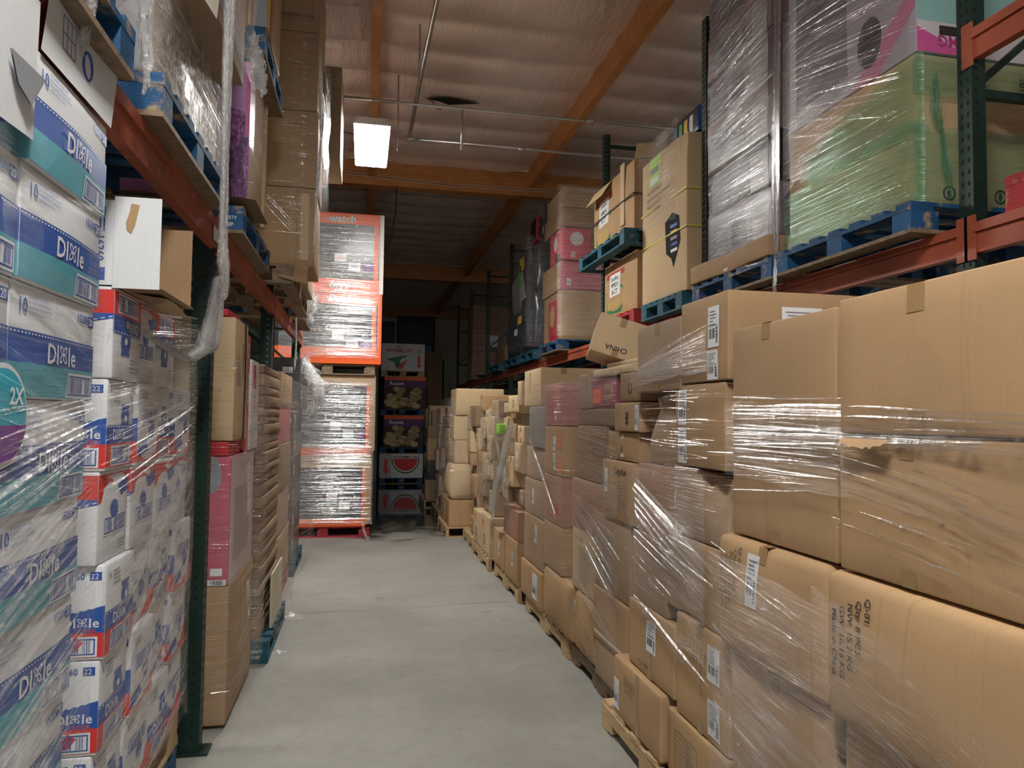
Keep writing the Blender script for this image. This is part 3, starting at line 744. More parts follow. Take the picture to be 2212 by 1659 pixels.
# second pallet ---------------------------------------------------------------
stringer_pallet(1.29, 2.45, 2.47, 3.83, 0, WOOD, 'worn pale wooden pallet with a broken end, second on the right')
rbox(1.30, .55, 3.06, 3.66, .145, .435, 'brown box with three handling symbols, lowest on the left of the second right-hand pallet', KRAFT2,
     lambda c: (c.ship('W', .01, .03, .075, .15), [c.frame('W', .16+.05*i, .185, .20+.05*i, .225, .002, INK) for i in range(3)], c.text('W', .23, .165, .016, 'MADE IN CHINA', INK), c.vtape('W', .55, .045), [c.text('W', .18+.05*i, .205, .03, q, INK) for i, q in enumerate(('II', 'Y', 'X'))]), tape=False, r=.012)
rbox(1.32, .55, 2.50, 3.03, .145, .408, 'brown box printed with a ruled table, lowest on the right of the second pallet', KRAFT2,
     lambda c: (c.frame('W', .08, .02, .30, .20, .0018, INK), [c.rect('W', .08, .02+.02*i, .18, .0215+.02*i, INK, lay=1) for i in range(1, 9)], [c.rect('W', .19, .025+.014*i, .19+.03+.06*((i*7) % 5)/5, .031+.014*i, INKGR, lay=1) for i in range(12)]), tape=False, r=.01)
rbox(1.33, .55, 2.985, 3.53, .44, .758, 'brown box with a square white barcode label above the handling-symbol box', KRAFT2,
     lambda c: (c.ship('W', .25, .13, .11, .14), c.text('W', .2, .05, .018, 'MADE IN CHINA', INK), c.vtape('W', .5, .06)), tape=False, r=.012)
rbox(1.33, .55, 2.505, 2.965, .412, .832, 'brown box with two white labels and vertical black text, right side of the second pallet', KRAFT2,
     lambda c: (c.ship('W', .30, .235, .095, .135), c.ship('W', .30, .03, .095, .135, 1), [c.text('W', .09+.032*i, .36-.005*i, .014, t, INK, -PI/2, align='l') for i, t in enumerate(('N.W. 42.33 LBS', 'G.W. 43.21 LBS', 'MADE IN CHINA', 'P/O. NUMBER', 'Made: China', 'Devices, ST Relay, Standard Size', 'ITEM No. 1153'))]), r=.012, crush=[(-1, .3, .5, .07, .02)])
rbox(1.34, .5, 3.08, 3.50, .762, 1.095, 'greyish brown box with small symbols, film over it, left middle of the second pallet', KRAFT3,
     lambda c: (c.text('W', .22, .08, .03, '6 Y III', INKGR), c.text('W', .22, .13, .014, 'HANDLE WITH CARE', INKGR)), tape=False)
rbox(1.335, .5, 2.51, 3.07, .836, 1.155, 'brown box with one flap edge lifting, right middle of the second pallet', KRAFT, tape=False, crush=[(-1, .2, .1, .15, .02)])
rbox(1.36, .5, 3.02, 3.48, 1.10, 1.43, 'pink-tinted brown box behind shiny diagonal film', PEACHC, tape=False, crush=[(-1, 0, .6, .25, .03)])
rbox(1.335, .5, 2.52, 3.0, 1.16, 1.45, 'dented brown box with a crushed upper corner on the second pallet', KRAFT3, tape=False, crush=[(-1, -1, .95, .22, .09), (-1, -.3, .85, .15, .04)], n=10) if False else None
c = carton(1.335, 1.86, 2.52, 3.0, 1.16, 1.45); c.link(c.at, 'dented brown box with a crushed upper corner on the second pallet', KRAFT3, n=12, crush=[(-1, -1, .98, .24, .07), (-1, -.2, .9, .15, .03)])
rbox(1.385, .5, 3.03, 3.40, 1.435, 1.772, 'shadowed brown box with a torn corner, set back left of the labelled box', KRAFT3, tape=False, crush=[(-1, 1, .9, .2, .06)])
rbox(1.335, .5, 2.535, 2.985, 1.455, 1.795, 'brown box with two tall white labels one above the other on the second pallet', KRAFT,
     lambda c: (c.ship('W', .035, .17, .085, .15), c.ship('W', .035, .01, .085, .15, 1)), tape=False)
rbox(1.33, .6, 2.925, 3.425, 1.778, 2.095, 'plain brown box with a tape tongue, top left of the second pallet', KRAFT3, tf=.5)
rbox(1.33, 1.12, 2.505, 2.915, 1.80, 2.138, 'long brown box with labels on two faces, top of the second right-hand pallet', KRAFT,
     lambda c: (c.ship('W', .255, .13, .09, .16), c.ship('W', .245, -.0+.005, .09, .115, 1), c.ship('S', .22, .12, .17, .16, 2), c.tape('S', .5, .07, .10), c.text('W', .09, .045, .03, 'MADE IN CHINA', INKGR)), tape=False)
P2 = [(1.9, 3.5), (1.33, 3.49), (1.315, 2.95), (1.315, 2.50), (1.95, 2.48)]
film('clear film fanning diagonally across the second right-hand pallet', P2, -1,
     [(.25, .66, 1.83, 1.90, 1.86, 2.02, 70, .008, .3), (.28, .66, 1.52, 1.72, 1.48, 1.76, 46, .008, .8), (.45, .66, 1.5, 1.8, 1.5, 1.8, 60, .006, .6), (.25, .66, 1.36, 1.45, 1.38, 1.50, 50, .008, .7),
      (.25, .68, 1.18, 1.40, .88, 1.12, 150, .011, .5), (.25, .68, 1.05, 1.2, .85, 1.12, 70, .006, .6), (.25, .5, .80, 1.1, .72, 1.0, 50, .004, .8), (.25, .68, .75, .80, .60, .64, 10, .01, .2), (.45, .68, .9, 1.1, .74, .86, 40, .008, .8), (.6, 1, 1.3, 1.8, 1.3, 1.8, 60, .005, .8)],
     [(.26, .66, 1.80, 1.88, 1.84, 2.0), (.27, .66, .78, 1.42, .70, 1.44, .02)], seed=12, off=.008)

# third pallet --------------------------------------------------------------------
stringer_pallet(1.42, 2.5, 3.66, 4.86, 0, WOODD, 'dark wooden pallet almost hidden under the third right-hand stack')
T = 'third right-hand stack'
RED1 = lambda c: c.rect('W', .05, .25, .09, .33, INKR)
rbox(1.39, .5, 4.25, 4.70, .145, .53, 'narrow rounded brown box at the foot of the third right-hand stack', KRAFT2, lambda c: c.ship('W', .03, .24, .04, .08), bulge=.03, r=.04, tape=False)
rbox(1.38, .5, 3.66, 4.22, .145, .36, 'shallow brown box on the pallet under the red-marked box', KRAFT3, tape=False)
rbox(1.37, .5, 3.66, 4.235, .364, .66, 'brown box with a red mark and striped tape below loose film', KRAFT, lambda c: (c.rect('W', .05, .17, .075, .24, INKR), c.rect('W', .03, .03, .5, .05, flat('pale_tape', (.7, .55, .5), .3), skew=-.0)), tape=False)
rbox(1.40, .5, 4.26, 4.78, .534, .93, 'pale grey-brown box with a printed spec panel in the third stack', KRAFTL, lambda c: (c.text('W', .2, .34, .03, 'Copylux', INK), [c.rect('W', .16, .06+.018*i, .34+.04*(i % 3), .066+.018*i, INKGR) for i in range(13)]), tape=False)
rbox(1.385, .5, 3.66, 4.24, .664, 1.09, 'greyish box with fine text columns beside the spec-panel box', KRAFT3, lambda c: [c.rect('W', .12, .06+.018*i, .30, .065+.018*i, INKGR) for i in range(15)], tape=False)
rbox(1.395, .5, 4.10, 4.78, .934, 1.25, 'brown box behind streaked film, left middle of the third stack', PEACHC, tape=False)
rbox(1.37, .5, 3.60, 4.07, 1.095, 1.415, 'brown box lettered Copylux with a ruled list', KRAFT, lambda c: (c.text('W', .30, .27, .055, 'Copylux', INK, bold=.01), [c.rect('W', .20, .05+.016*i, .40, .053+.016*i, INKGR) for i in range(11)], c.ship('W', .04, .14, .055, .13)), tape=False)
rbox(1.405, .5, 4.10, 4.70, 1.254, 1.60, 'deep brown box left of the Copylux box under stretched film', KRAFTD, tape=False)
rbox(1.40, .5, 3.58, 4.06, 1.42, 1.575, 'low brown box with a narrow white label above the Copylux box', KRAFT, lambda c: c.ship('W', .22, .02, .045, .12), tape=False)
rbox(1.41, .5, 3.95, 4.72, 1.604, 1.705, 'flat reddish brown box under the red and purple package', KRAFTD, tape=False)
rbox(1.38, .5, 3.52, 3.90, 1.58, 1.735, 'small brown box lettered 3M on end', KRAFT, lambda c: (c.text('W', .21, .075, .055, '3M', INK, -PI/2, bold=.03), c.ship('W', .315, .01, .055, .13)), tape=False)
rbox(1.39, .5, 3.54, 3.84, 1.74, 1.895, 'small brown box with a round symbol on top of the 3M box', KRAFTD, lambda c: (c.ring('W', .17, .07, .028, .028, .25, INK), c.text('W', .15, .12, .018, '01410', INK)), tape=False)
rbox(1.42, .45, 3.95, 4.45, 1.71, 1.885, 'red and purple package seen through film below the white flat boxes', flat('package_maroon', (.28, .05, .08), .4), lambda c: (c.rect('W', .03, .03, .2, .12, INKO), c.rect('W', .25, .05, .42, .14, PEACHC)), tape=False)
rbox(1.40, .4, 4.50, 4.66, 1.71, 1.93, 'narrow standing grey-brown box at the left top of the third stack', KRAFT3, lambda c: c.text('W', .08, .12, .03, 'N19', INK, -PI/2), tape=False, rz=.06)
rbox(1.40, .62, 3.64, 4.36, 1.90, 1.945, 'flat pale box lying under the tilted box', KRAFTL, lambda c: [c.text('W', .36+.05*i, .022, .03, q, INK) for i, q in enumerate(('A', 'A', 'Y', 'A'))], tape=False)
rbox(1.47, .5, 3.60, 4.3, 1.95, 1.985, 'second flat pale box at the top of the third stack', KRAFTL, tape=False)
c = carton(0, .30, 0, .32, 0, .25)
c.text('W', .16, .10, .03, 'MADE IN CHINA', INKGR); c.text('W', .16, .06, .02, 'PO 1046', INKGR); c.text('S', .15, .05, .045, 'CHINA', INK, PI, bold=.01); c.tape('S', .5, .04)
c.link((1.52, 4.38, 2.005), 'pale tilted box lettered CHINA upside down, lying on top of the third stack', KRAFTL, rx=-.12, ry=.30, rz=-.25)
P3 = [(2.0, 4.80), (1.385, 4.78), (1.365, 4.2), (1.345, 3.60), (1.95, 3.55)]
film('clear film pulled in slanting ropes over the third right-hand stack', P3, -1,
     [(.3, .72, 1.68, 1.93, 1.70, 1.93, 110, .006, .8), (.3, .72, 1.56, 1.62, 1.52, 1.60, 30, .008, .5), (.3, .72, 1.25, 1.6, 1.15, 1.55, 80, .006, .8), (.3, .72, 1.10, 1.22, .98, 1.3, 60, .008, .6),
      (.3, .72, .95, 1.18, .60, .92, 90, .012, .4), (.3, .70, .60, .70, .40, .46, 22, .012, .15), (.3, .5, .3, .55, .2, .4, 40, .005, .8)],
     [(.3, .72, 1.60, 1.92, 1.60, 1.92, .02), (.3, .72, .6, 1.6, .45, 1.5, .02)], seed=13, off=.012)

# fourth pallet --------------------------------------------------------------------
stringer_pallet(1.40, 2.5, 4.90, 6.20, 0, WOOD, 'pale wooden pallet with splintered end below the Made in China box')
rbox(1.38, .6, 4.74, 5.50, .145, .53, 'bulging brown box with Made in China down its end, on pallet level', KRAFT2, lambda c: (c.text('S', .20, .19, .05, 'Made in China', INK, -PI/2, bold=.008), c.text('S', .30, .2, .05, 'N.W:  KG  G.W:', INK, -PI/2)), bulge=.035, r=.04, tape=False, dent=.012)
rbox(1.39, .6, 5.02, 5.53, .534, .868, 'brown box resting on the bulging Made in China box', KRAFT, lambda c: c.frame('S', .30, .12, .42, .25, .004, INK), tape=False)
rbox(1.39, .6, 5.02, 5.53, .872, 1.225, 'brown box with a red stamp on its side in the fourth stack', PEACHC, lambda c: c.poly('W', [(.36, .1), (.39, .05), (.42, .12), (.4, .18)], INKR), tape=False)
rbox(1.39, .6, 5.02, 5.53, 1.23, 1.585, 'brown box with two white labels beside an orange patch in the fourth stack', KRAFT2, lambda c: (c.ship('W', .28, .18, .07, .10), c.ship('W', .28, .04, .07, .12, 1), c.rect('W', .4, .02, .5, .14, flat('orange_patch', (.62, .2, .09), .5)), c.rect('W', .37, .2, .5, .33, flat('orange_patch', (.62, .2, .09), .5))), tape=False)
rbox(1.40, .24, 5.10, 5.56, 1.59, 1.90, 'pink-red carton below the long pale box on the fourth stack', flat('package_pinkred', (.42, .17, .15), .45), lambda c: c.text('W', .3, .2, .05, 'IIII', INKR), tape=False)
rbox(1.66, .38, 5.02, 5.5, 1.59, 1.90, 'dark brown filmed carton standing right of the pink-red carton', KRAFTD, tape=False)
rbox(1.38, .6, 5.57, 6.30, .145, .43, 'brown box with a large white sheet label on pallet level of the fourth stack', KRAFT2, lambda c: c.ship('W', .45, .05, .16, .2), tape=False)
rbox(1.40, .6, 5.57, 6.28, .434, .83, 'brown box with a narrow white label, second up, far side of fourth stack', KRAFT, lambda c: c.ship('W', .42, .2, .07, .14), tape=False)
rbox(1.41, .6, 5.57, 6.30, .834, 1.13, 'greyish brown box with a small label, third up, far side of fourth stack', KRAFT3, lambda c: c.ship('W', .3, .1, .06, .12), tape=False)
rbox(1.42, .6, 5.57, 6.28, 1.134, 1.40, 'plain greyish brown box, fourth up at the far side of the fourth stack', KRAFT3, tape=False)
rbox(1.40, .6, 5.57, 6.1, 1.404, 1.74, 'slate grey bundle right under the long pale box', cardboard('bundle_grey', (.27, .255, .24)), tape=False, rz=.03)
rbox(1.42, .95, 5.80, 6.42, 1.745, 2.06, 'long pale tan box with vertical print on its end, top of the fourth stack', KRAFTL, lambda c: (c.text('W', .25, .2, .04, 'Modularity', INK, -PI/2, bold=.01), c.tape('S', .2, .05, .05)), tape=False)
P4 = [(2.0, 6.35), (1.385, 6.33), (1.37, 5.5), (1.355, 4.99), (1.95, 4.96)]
film('clear film with crossing strands round the fourth right-hand stack', P4, -1,
     [(.28, .99, 1.58, 1.92, 1.60, 1.92, 150, .005, .8), (.28, .99, 1.2, 1.6, 1.15, 1.6, 70, .006, .8), (.35, .75, 1.5, 1.55, .95, 1.0, 34, .01, .3), (.28, .75, .5, 1.2, .45, 1.1, 110, .005, .8), (.7, .99, .6, .9, .6, .9, 30, .006, .8)],
     [(.28, .98, .5, 1.9, .55, 1.9, .015)], seed=14, off=.01)

# fifth to eighth stacks: many small boxes -----------------------------------------
def pile(name, X, y0, y1, z0, ztop, seed, looks, wds, hts, film_on=True, jit=.11, dep=.45):
    rd = random.Random(seed); y = y1; ci = 0; cols = []
    while y > y0+.12:
        w = min(rd.uniform(*wds), y-y0); cols.append((y-w, y)); y -= w+.006
    for ci, (a, b) in enumerate(cols[::-1]):
        zs = [z0]; zt = ztop+rd.uniform(-.15, .1)
        while zs[-1] < zt-.08: zs.append(min(zt, zs[-1]+rd.uniform(*hts)))
        n = len(zs)-1
        cn = 'near' if ci == 0 else ('far' if ci == len(cols)-1 else 'middle') if len(cols) <= 3 else ORD[min(9, ci)].replace('lowest', 'nearest')
        for i in range(n):
            mat, word = rd.choice(looks); xj = X+rd.uniform(0, jit)
            dr = None; q = rd.random(); extra = ''
            if q < .36:
                dr = lambda c: c.ship('W', (b-a)*.3, (zs[i+1]-zs[i])*.2, min(.07, (b-a)*.4), (zs[i+1]-zs[i])*.5); extra = ' with white label'
            elif q < .62: dr = lambda c: c.text('W', (b-a)*.5, (zs[i+1]-zs[i])*.5, min(.04, (b-a)*.15), rd.choice(('FRAGILE', '24 PCS', 'CHINA', '12 SET')), INK); extra = ' with black print'
            elif q < .70: dr = lambda c: c.rect('W', (b-a)*.2, (zs[i+1]-zs[i])*.3, (b-a)*.2+.03, (zs[i+1]-zs[i])*.8, INKR); extra = ' with red mark'
            rbox(xj, dep, a+.004, b-.004, zs[i]+.003, zs[i+1], f'{word} box{extra}, {upname(i, n)}, {cn} column of {name}', mat, dr, rz=rd.uniform(-.05, .05)*(i > 0), tape=rd.random() < .35, r=.006 if word != 'rounded tan' else .04, bulge=rd.choice((.002, .004, .009)))
LK = [(KRAFT, 'brown'), (KRAFT, 'brown'), (KRAFT2, 'warm brown'), (KRAFTL, 'pale tan'), (KRAFT3, 'grey-brown'), (KRAFTL, 'light tan'), (KRAFTD, 'dark brown'), (cardboard('carton_buff', (.50, .38, .25)), 'buff'), (cardboard('carton_taupe', (.22, .19, .165)), 'grey')]
stringer_pallet(1.38, 2.5, 6.42, 7.62, 0, WOOD, 'pale wooden pallet, fifth on the right')
rbox(1.37, .5, 6.42, 6.99, .145, .53, 'plain brown box with a small square label on the fifth right-hand pallet', KRAFT2, lambda c: c.ship('W', .35, .15, .06, .13), tape=False)
rbox(1.37, .5, 7.02, 7.60, .145, .50, 'warm brown box with an upright label on the fifth right-hand pallet', KRAFT2, lambda c: c.ship('W', .3, .12, .07, .16), tape=False)
rbox(1.375, .5, 6.42, 7.10, .534, .80, 'box with pinkish stretched film and a rounded top in the fifth right-hand stack', PEACHC, tape=False)
pile('the fifth right-hand stack', 1.40, 6.42, 7.60, .81, 1.75, 31, LK, (.2, .45), (.13, .32))
rbox(1.40, .45, 6.45, 6.62, 1.76, 1.98, 'open pale box standing on end on the fifth stack', KRAFTL, lambda c: c.rect('W', .03, .03, .14, .19, INSIDE), tape=False)
rbox(1.43, .5, 6.70, 7.2, 1.70, 1.86, 'pale tan box with a round mark near the top of the fifth stack', KRAFTL, lambda c: (c.ring('W', .25, .08, .04, .04, .3, INK), c.text('W', .1, .08, .04, '9', INK)), tape=False)
stringer_pallet(1.34, 2.5, 7.75, 8.95, 0, WOOD, 'pale wooden pallet, sixth on the right')
for k, (a, b) in enumerate(((7.78, 8.35), (8.38, 8.9))):
    rbox(1.35, .5, a, b, .145, .56-.02*k, ('near' if k == 0 else 'far')+' pale brown box with a C logo and red sticker on the sixth right-hand pallet', KRAFTL, lambda c: (c.ring('W', .28, .15, .045, .06, .25, INK), c.rect('W', .15, .28, .2, .36, INKR)), tape=False)
pile('the sixth right-hand stack', 1.38, 7.78, 8.92, .57, 1.86, 32, LK, (.18, .4), (.12, .3))
c = rbox(1.345, .12, 7.22, 7.40, 1.48, 1.58, 'bright green packet among the tan boxes of the fifth stack', flat('lime_packet', (.25, .7, .05), .5), tape=False)
film('loose torn film sagging over the fifth and sixth right-hand stacks', [(1.9, 8.95), (1.36, 8.93), (1.35, 7.7), (1.36, 6.4), (1.8, 6.38)], -1,
     [(.2, .85, .6, 1.8, .5, 1.7, 200, .006, .8), (.5, .85, 1.7, 1.8, .6, .8, 40, .012, .3)], [(.3, .85, .8, 1.6, .5, 1.8, .05)], seed=15, off=.02)
hanging_film('whitish film hanging off the fifth right-hand stack', [(1.33, 6.55, 1.62), (1.30, 6.60, 1.45), (1.29, 6.8, 1.2), (1.28, 7.1, .9), (1.30, 7.3, .62)], [.08, .18, .2, .14, .05], 5, FILM, calm=True)
stringer_pallet(1.14, 2.3, 9.98, 11.2, 0, WOOD, 'pale wooden pallet standing out into the aisle by the wet floor')
stringer_pallet(1.36, 2.5, 8.98, 9.94, 0, WOOD, 'pale wooden pallet, seventh on the right')
pile('the seventh right-hand stack', 1.40, 9.0, 9.92, .145, 1.72, 33, LK, (.22, .45), (.14, .34))
rbox(1.18, .34, 10.02, 10.55, .145, .50, 'brown box with white label on the pallet that stands out by the wet floor', KRAFT2, lambda c: c.ship('W', .1, .12, .08, .16), tape=False)
rbox(1.18, .34, 10.6, 11.15, .145, .49, 'brown box with a round sticker behind the labelled one on the outstanding pallet', KRAFT2, lambda c: c.ell('W', .3, .15, .03, .04, PAPER), tape=False)
rbox(1.55, .5, 10.05, 10.6, .145, .50, 'plain brown box right of the labelled one on the outstanding pallet', KRAFT2, tape=False)
rbox(1.20, .42, 10.05, 10.6, .505, 1.0, 'swollen tan box wrapped in shiny film beside the wet floor', KRAFTL, lambda c: (c.rect('W', .35, .3, .4, .42, INKR), c.ship('W', .2, .3, .08, .14)), bulge=.06, r=.06, tape=False)
rbox(1.24, .36, 10.1, 10.55, 1.005, 1.32, 'tan box with slanting side above the swollen box', KRAFTL, tape=False, rz=.06)
rbox(1.24, .36, 10.1, 10.55, 1.325, 1.66, 'tall tan box in glossy film under the large pale box', KRAFTL, lambda c: c.ship('W', .12, .1, .07, .14), tape=False)
rbox(1.26, .68, 10.08, 10.7, 1.665, 2.04, 'large pale yellowish box with black curved mark, topmost by the wet floor', cardboard('kraft_yellow', (.60, .44, .25)), lambda c: (c.ring('S', .47, .16, .05, .05, .25, INK), c.rect('S', .47, .10, .56, .15, cardboard('kraft_yellow', (.60, .44, .25)), lay=2)), tape=False, r=.02)
pile('the wet-floor stack', 1.22, 10.75, 11.15, .50, 1.7, 34, LK, (.3, .45), (.2, .34))
film('glossy film round the stack that stands out by the wet floor', [(1.9, 11.2), (1.17, 11.18), (1.16, 10.0), (1.9, 9.96)], -1,
     [(.3, .98, .5, 1.8, .5, 1.8, 130, .006, .8)], [(.35, .98, .5, 1.9, .5, 1.9, .03)], seed=16, off=.015)
# dim stacks beyond
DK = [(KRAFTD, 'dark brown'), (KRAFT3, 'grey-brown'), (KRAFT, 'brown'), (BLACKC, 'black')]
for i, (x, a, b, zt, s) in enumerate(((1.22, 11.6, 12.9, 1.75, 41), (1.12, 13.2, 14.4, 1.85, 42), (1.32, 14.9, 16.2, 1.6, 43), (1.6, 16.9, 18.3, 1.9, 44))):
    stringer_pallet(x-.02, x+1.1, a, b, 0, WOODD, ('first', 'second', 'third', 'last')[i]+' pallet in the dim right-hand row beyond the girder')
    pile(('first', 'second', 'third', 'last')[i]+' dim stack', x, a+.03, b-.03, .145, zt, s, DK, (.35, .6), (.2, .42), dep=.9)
film('thin film sagging over the first dim stack beyond the girder', [(1.9, 12.95), (1.19, 12.93), (1.18, 11.57), (1.9, 11.55)], -1, [(.3, .98, .4, 1.7, .4, 1.7, 90, .008, .8)], [(.3, .98, .3, 1.7, .3, 1.7, .05)], seed=17, off=.02)

# ================================================================== RIGHT UPPER SHELF (beam tops at 2.51)
ZB = 2.512; ZP = ZB+.146
def ubox(x0, x1, y0, y1, z0, z1, label, mat, draw=None, **k):
    kk = {a: b for a, b in k.items() if a in ('bulge', 'dent', 'r')}
    c = carton(x0, x1, y0, y1, z0, z1, **kk)
    if draw: draw(c)
    return c.link(c.at, label, mat, rz=k.get('rz', 0), rx=k.get('rx', 0), ry=k.get('ry', 0), crush=k.get('crush', ()), name=k.get('name', 'cardboard_box'), cat=k.get('cat', 'box'), group=k.get('group'), n=k.get('n', 6))
# bay nearest the camera
block_pallet(2.56, 3.6, 1.35, 2.50, ZB, PRED, 'red pallet on the right rack beam at the right edge')
ubox(2.75, 3.6, 1.4, 2.40, ZP, 3.1, 'dark carton standing on the red pallet at the right edge', KRAFTD)
block_pallet(2.42, 3.58, 2.86, 3.97, ZB, PBLUE, 'bright blue pallet under the green-wrapped box on the right rack')
def d_green(c):
    c.text('S', .62, .60, .045, 'CARCOS2 CM93', INK, -PI/2); c.text('S', .58, .60, .045, '0018', INK, -PI/2)
    c.frame('S', .22, .16, .27, .30, .004, INK); c.bars('S', .225, .17, .265, .29, INK, 1, vertical=True, dens=1.6)
    for k in range(4): c.ring('S', .17+.14*k, .06, .035, .035, .3, INK); c.ell('S', .17+.14*k, .06, .012, .02, INK)
    c.rect('W', .05, .38, .9, .46, flat('tan_tape', (.42, .27, .15), .4)); c.rect('W', .05, .08, .5, .12, flat('tan_tape', (.42, .27, .15), .4))
ubox(2.49, 3.55, 2.90, 3.93, ZP, 3.37, 'big brown box wrapped in green film on the blue pallet, right rack', KRAFTL, d_green, bulge=.015)
# round hole torn in the green film shows bare cardboard
def d_omg(c):
    c.rect('S', .0, .0, .9, .15, flat('toy_white', (.75, .7, .72), .4)); c.rect('S', 0, .15, .9, .9, flat('toy_teal', (.35, .62, .60), .4), lay=0)
    c.text('S', .2, .06, .075, 'OMG', flat('ink_magenta', (.55, .05, .25), .4), PI, lay=2, bold=.03); c.rect('S', .12, .09, .30, .135, INK, lay=1)
    c.poly('S', [(0, 0), (.35, 0), (.33, .05), (.2, .035), (.1, .08), (0, .12)], INKPK, 1)
    c.poly('W', [(.55, 0), (.78, .0), (1.03, .22), (1.03, .34), (.85, .2)], flat('ink_rose', (.55, .18, .32), .5), 1)
    c.ell('W', .72, .20, .09, .13, SLATE, 1); c.rect('W', .08, .1, .55, .85, flat('toy_slate', (.16, .15, .19), .4), lay=0); c.rect('W', .02, .0, .08, .85, flat('toy_pale', (.5, .5, .52), .4))
ubox(2.49, 3.5, 2.89, 3.93, 3.375, 4.25, 'toy carton with pink splashes and OMG lettering above the green-wrapped box', flat('toy_lilac', (.40, .36, .42), .5), d_omg)
film('grey cloudy film round the toy carton above the green-wrapped box', [(2.44, 3.97), (2.47, 3.95), (2.47, 2.88), (3.3, 2.865)], -1,
     [(.05, .55, 3.3, 4.25, 2.95, 4.2, 190, .008, .8), (.55, 1, 3.4, 4.2, 3.4, 4.2, 30, .004, .8)], [(.02, .56, 3.33, 4.25, 3.36, 4.25), (.02, .4, 2.98, 3.4, 3.3, 3.5)], seed=21, tilt=(.1, .3), smat=film_mat('film_grey_heavy', base=.22, graze=.5, streak=True, white=.6))
film('green film round the big brown box on the blue pallet', [(2.44, 3.97), (2.475, 3.95), (2.475, 2.885), (3.4, 2.87)], -1,
     [(.05, .55, 2.68, 3.3, 2.66, 3.3, 150, .006, .8), (.5, .53, 2.7, 3.3, 2.7, 3.3, 50, .01, .2), (.55, 1, 2.7, 3.35, 2.7, 3.35, 60, .004, .8)],
     [(.02, .56, 2.60, 2.98, 2.64, 3.05), (.12, .56, 3.0, 3.16, 2.98, 3.37), (.54, 1, 2.66, 3.02, 2.66, 3.0), (.54, 1, 3.16, 3.36, 3.16, 3.36)], seed=22, tilt=(.1, .3), smat=FILMG, off=.008)
hanging_film('twisted green film tail hanging down the end of the green-wrapped box', [(2.55, 2.85, 3.25), (2.54, 2.84, 3.08), (2.58, 2.85, 3.0), (2.60, 2.85, 2.85), (2.63, 2.85, 2.70)], [.03, .06, .02, .05, .015], 23, FILMG, folds=4)
block_pallet(2.42, 3.55, 4.02, 5.12, ZB, PBLUE, 'dull blue pallet under the silvery wrapped stack on the right rack')
DARKPK = [flat('pack_navy', (.05, .05, .10), .35), flat('pack_black', (.02, .02, .025), .35), flat('pack_mauve', (.17, .13, .17), .35), flat('pack_plum', (.16, .06, .09), .35), flat('pack_brown', (.20, .14, .11), .4)]
ubox(2.40, 3.5, 4.02, 5.10, ZP, ZP+.13, 'open brown cardboard tray under the silvery wrapped stack', KRAFT, crush=[(-1, 0, 1, .3, .03)])
zz = ZP+.135
for i, h in enumerate((.34, .33, .36, .33, .32, .33)):
    ubox(2.48+.02*(i % 2), 3.45, 4.04, 4.97+.03*(i % 2), zz, zz+h-.004, f'dark printed carton inside the silvery wrap, {upname(i, 6)} of its stack', DARKPK[(2, 1, 4, 2, 3, 0)[i]], lambda c: (c.rect('W', .05, .03, .3, .28, DARKPK[0]), c.rect('W', .35, .04, .55, .2, DARKPK[1]), c.rect('W', .62, .02, .85, .25, flat('pack_grey', (.3, .28, .3), .4))), rz=.02*(-1)**i)
    zz += h
film('silvery wrinkled film round the tall dark stack beside the green-wrapped box', [(3.2, 5.03), (2.47, 5.02), (2.455, 4.5), (2.45, 3.99), (3.2, 3.97)], -1,
     [(.38, .66, 2.68, 4.6, 2.60, 4.75, 330, .008, .7), (.38, .66, 2.72, 2.8, 2.66, 2.75, 50, .006)], [(.35, .68, 2.70, 4.8, 2.62, 4.8, .02)], seed=24, smat=FILMTV, tilt=(.12, .3), off=.015)
hanging_film('pleated film bunched between the silvery stack and the toy carton', [(2.45, 3.985, 4.5), (2.44, 3.97, 4.0), (2.43, 3.98, 3.4), (2.42, 3.97, 3.0), (2.43, 3.98, 2.62), (2.41, 3.97, 2.45), (2.42, 3.96, 2.33)], [.10, .07, .09, .08, .04, .035, .02], 25, FILM, calm=True)
# box with the hole
block_pallet(2.42, 3.5, 5.30, 6.15, ZB, PTEAL, 'blue pallet under the box with the shield-shaped hole')
def d_hole(c):
    q = [(.54, .62), (.68, .675), (.80, .62), (.82, .42), (.74, .29), (.69, .22), (.65, .30), (.55, .36)]
    c.poly('W', q, DARKHOLE, 0); 
    for k in range(5): c.rect('W', .64, .35+.05*k, .76, .375+.05*k, (INKW, INKB, INKGR, INKY, INKB2)[k], lay=1)
    for k, t in enumerate(('WALL MOUNT PRODUCT', 'Supplier Stock Number: 030MHA GAIN', 'Shipping Case Quantity: 48', 'PI Number: 977HMG2800')): c.text('W', .12, .98-.06*k, .038, t, INK, 0, align='l', sx=.8)
    c.rect('W', .18, 1.02, .42, 1.27, LIME, lay=1); c.rect('W', .2, 1.04, .38, 1.09, INKW, lay=2); c.rect('W', .2, 1.13, .38, 1.18, flat('ink_grey', (.25, .25, .27)), lay=2)
ubox(2.45, 3.45, 5.27, 6.20, ZP, 3.93, 'very tall brown box with a shield-shaped hole and lime green label on the right rack', KRAFTL, d_hole, bulge=.012, crush=[(-1, -1, .97, .2, .03)])
for z in (.80, .50):
    m = MB(); m.box(2.438, 2.447, 5.262, 6.205, ZP+z, ZP+z+.012); m.box(2.44, 3.46, 5.255, 5.262, ZP+z, ZP+z+.012); tag(m.build('strap', flat('yellow_strap', (.75, .65, .12), .4)), ('upper' if z > .6 else 'lower')+' yellow strap round the box with the shield-shaped hole', 'strap')
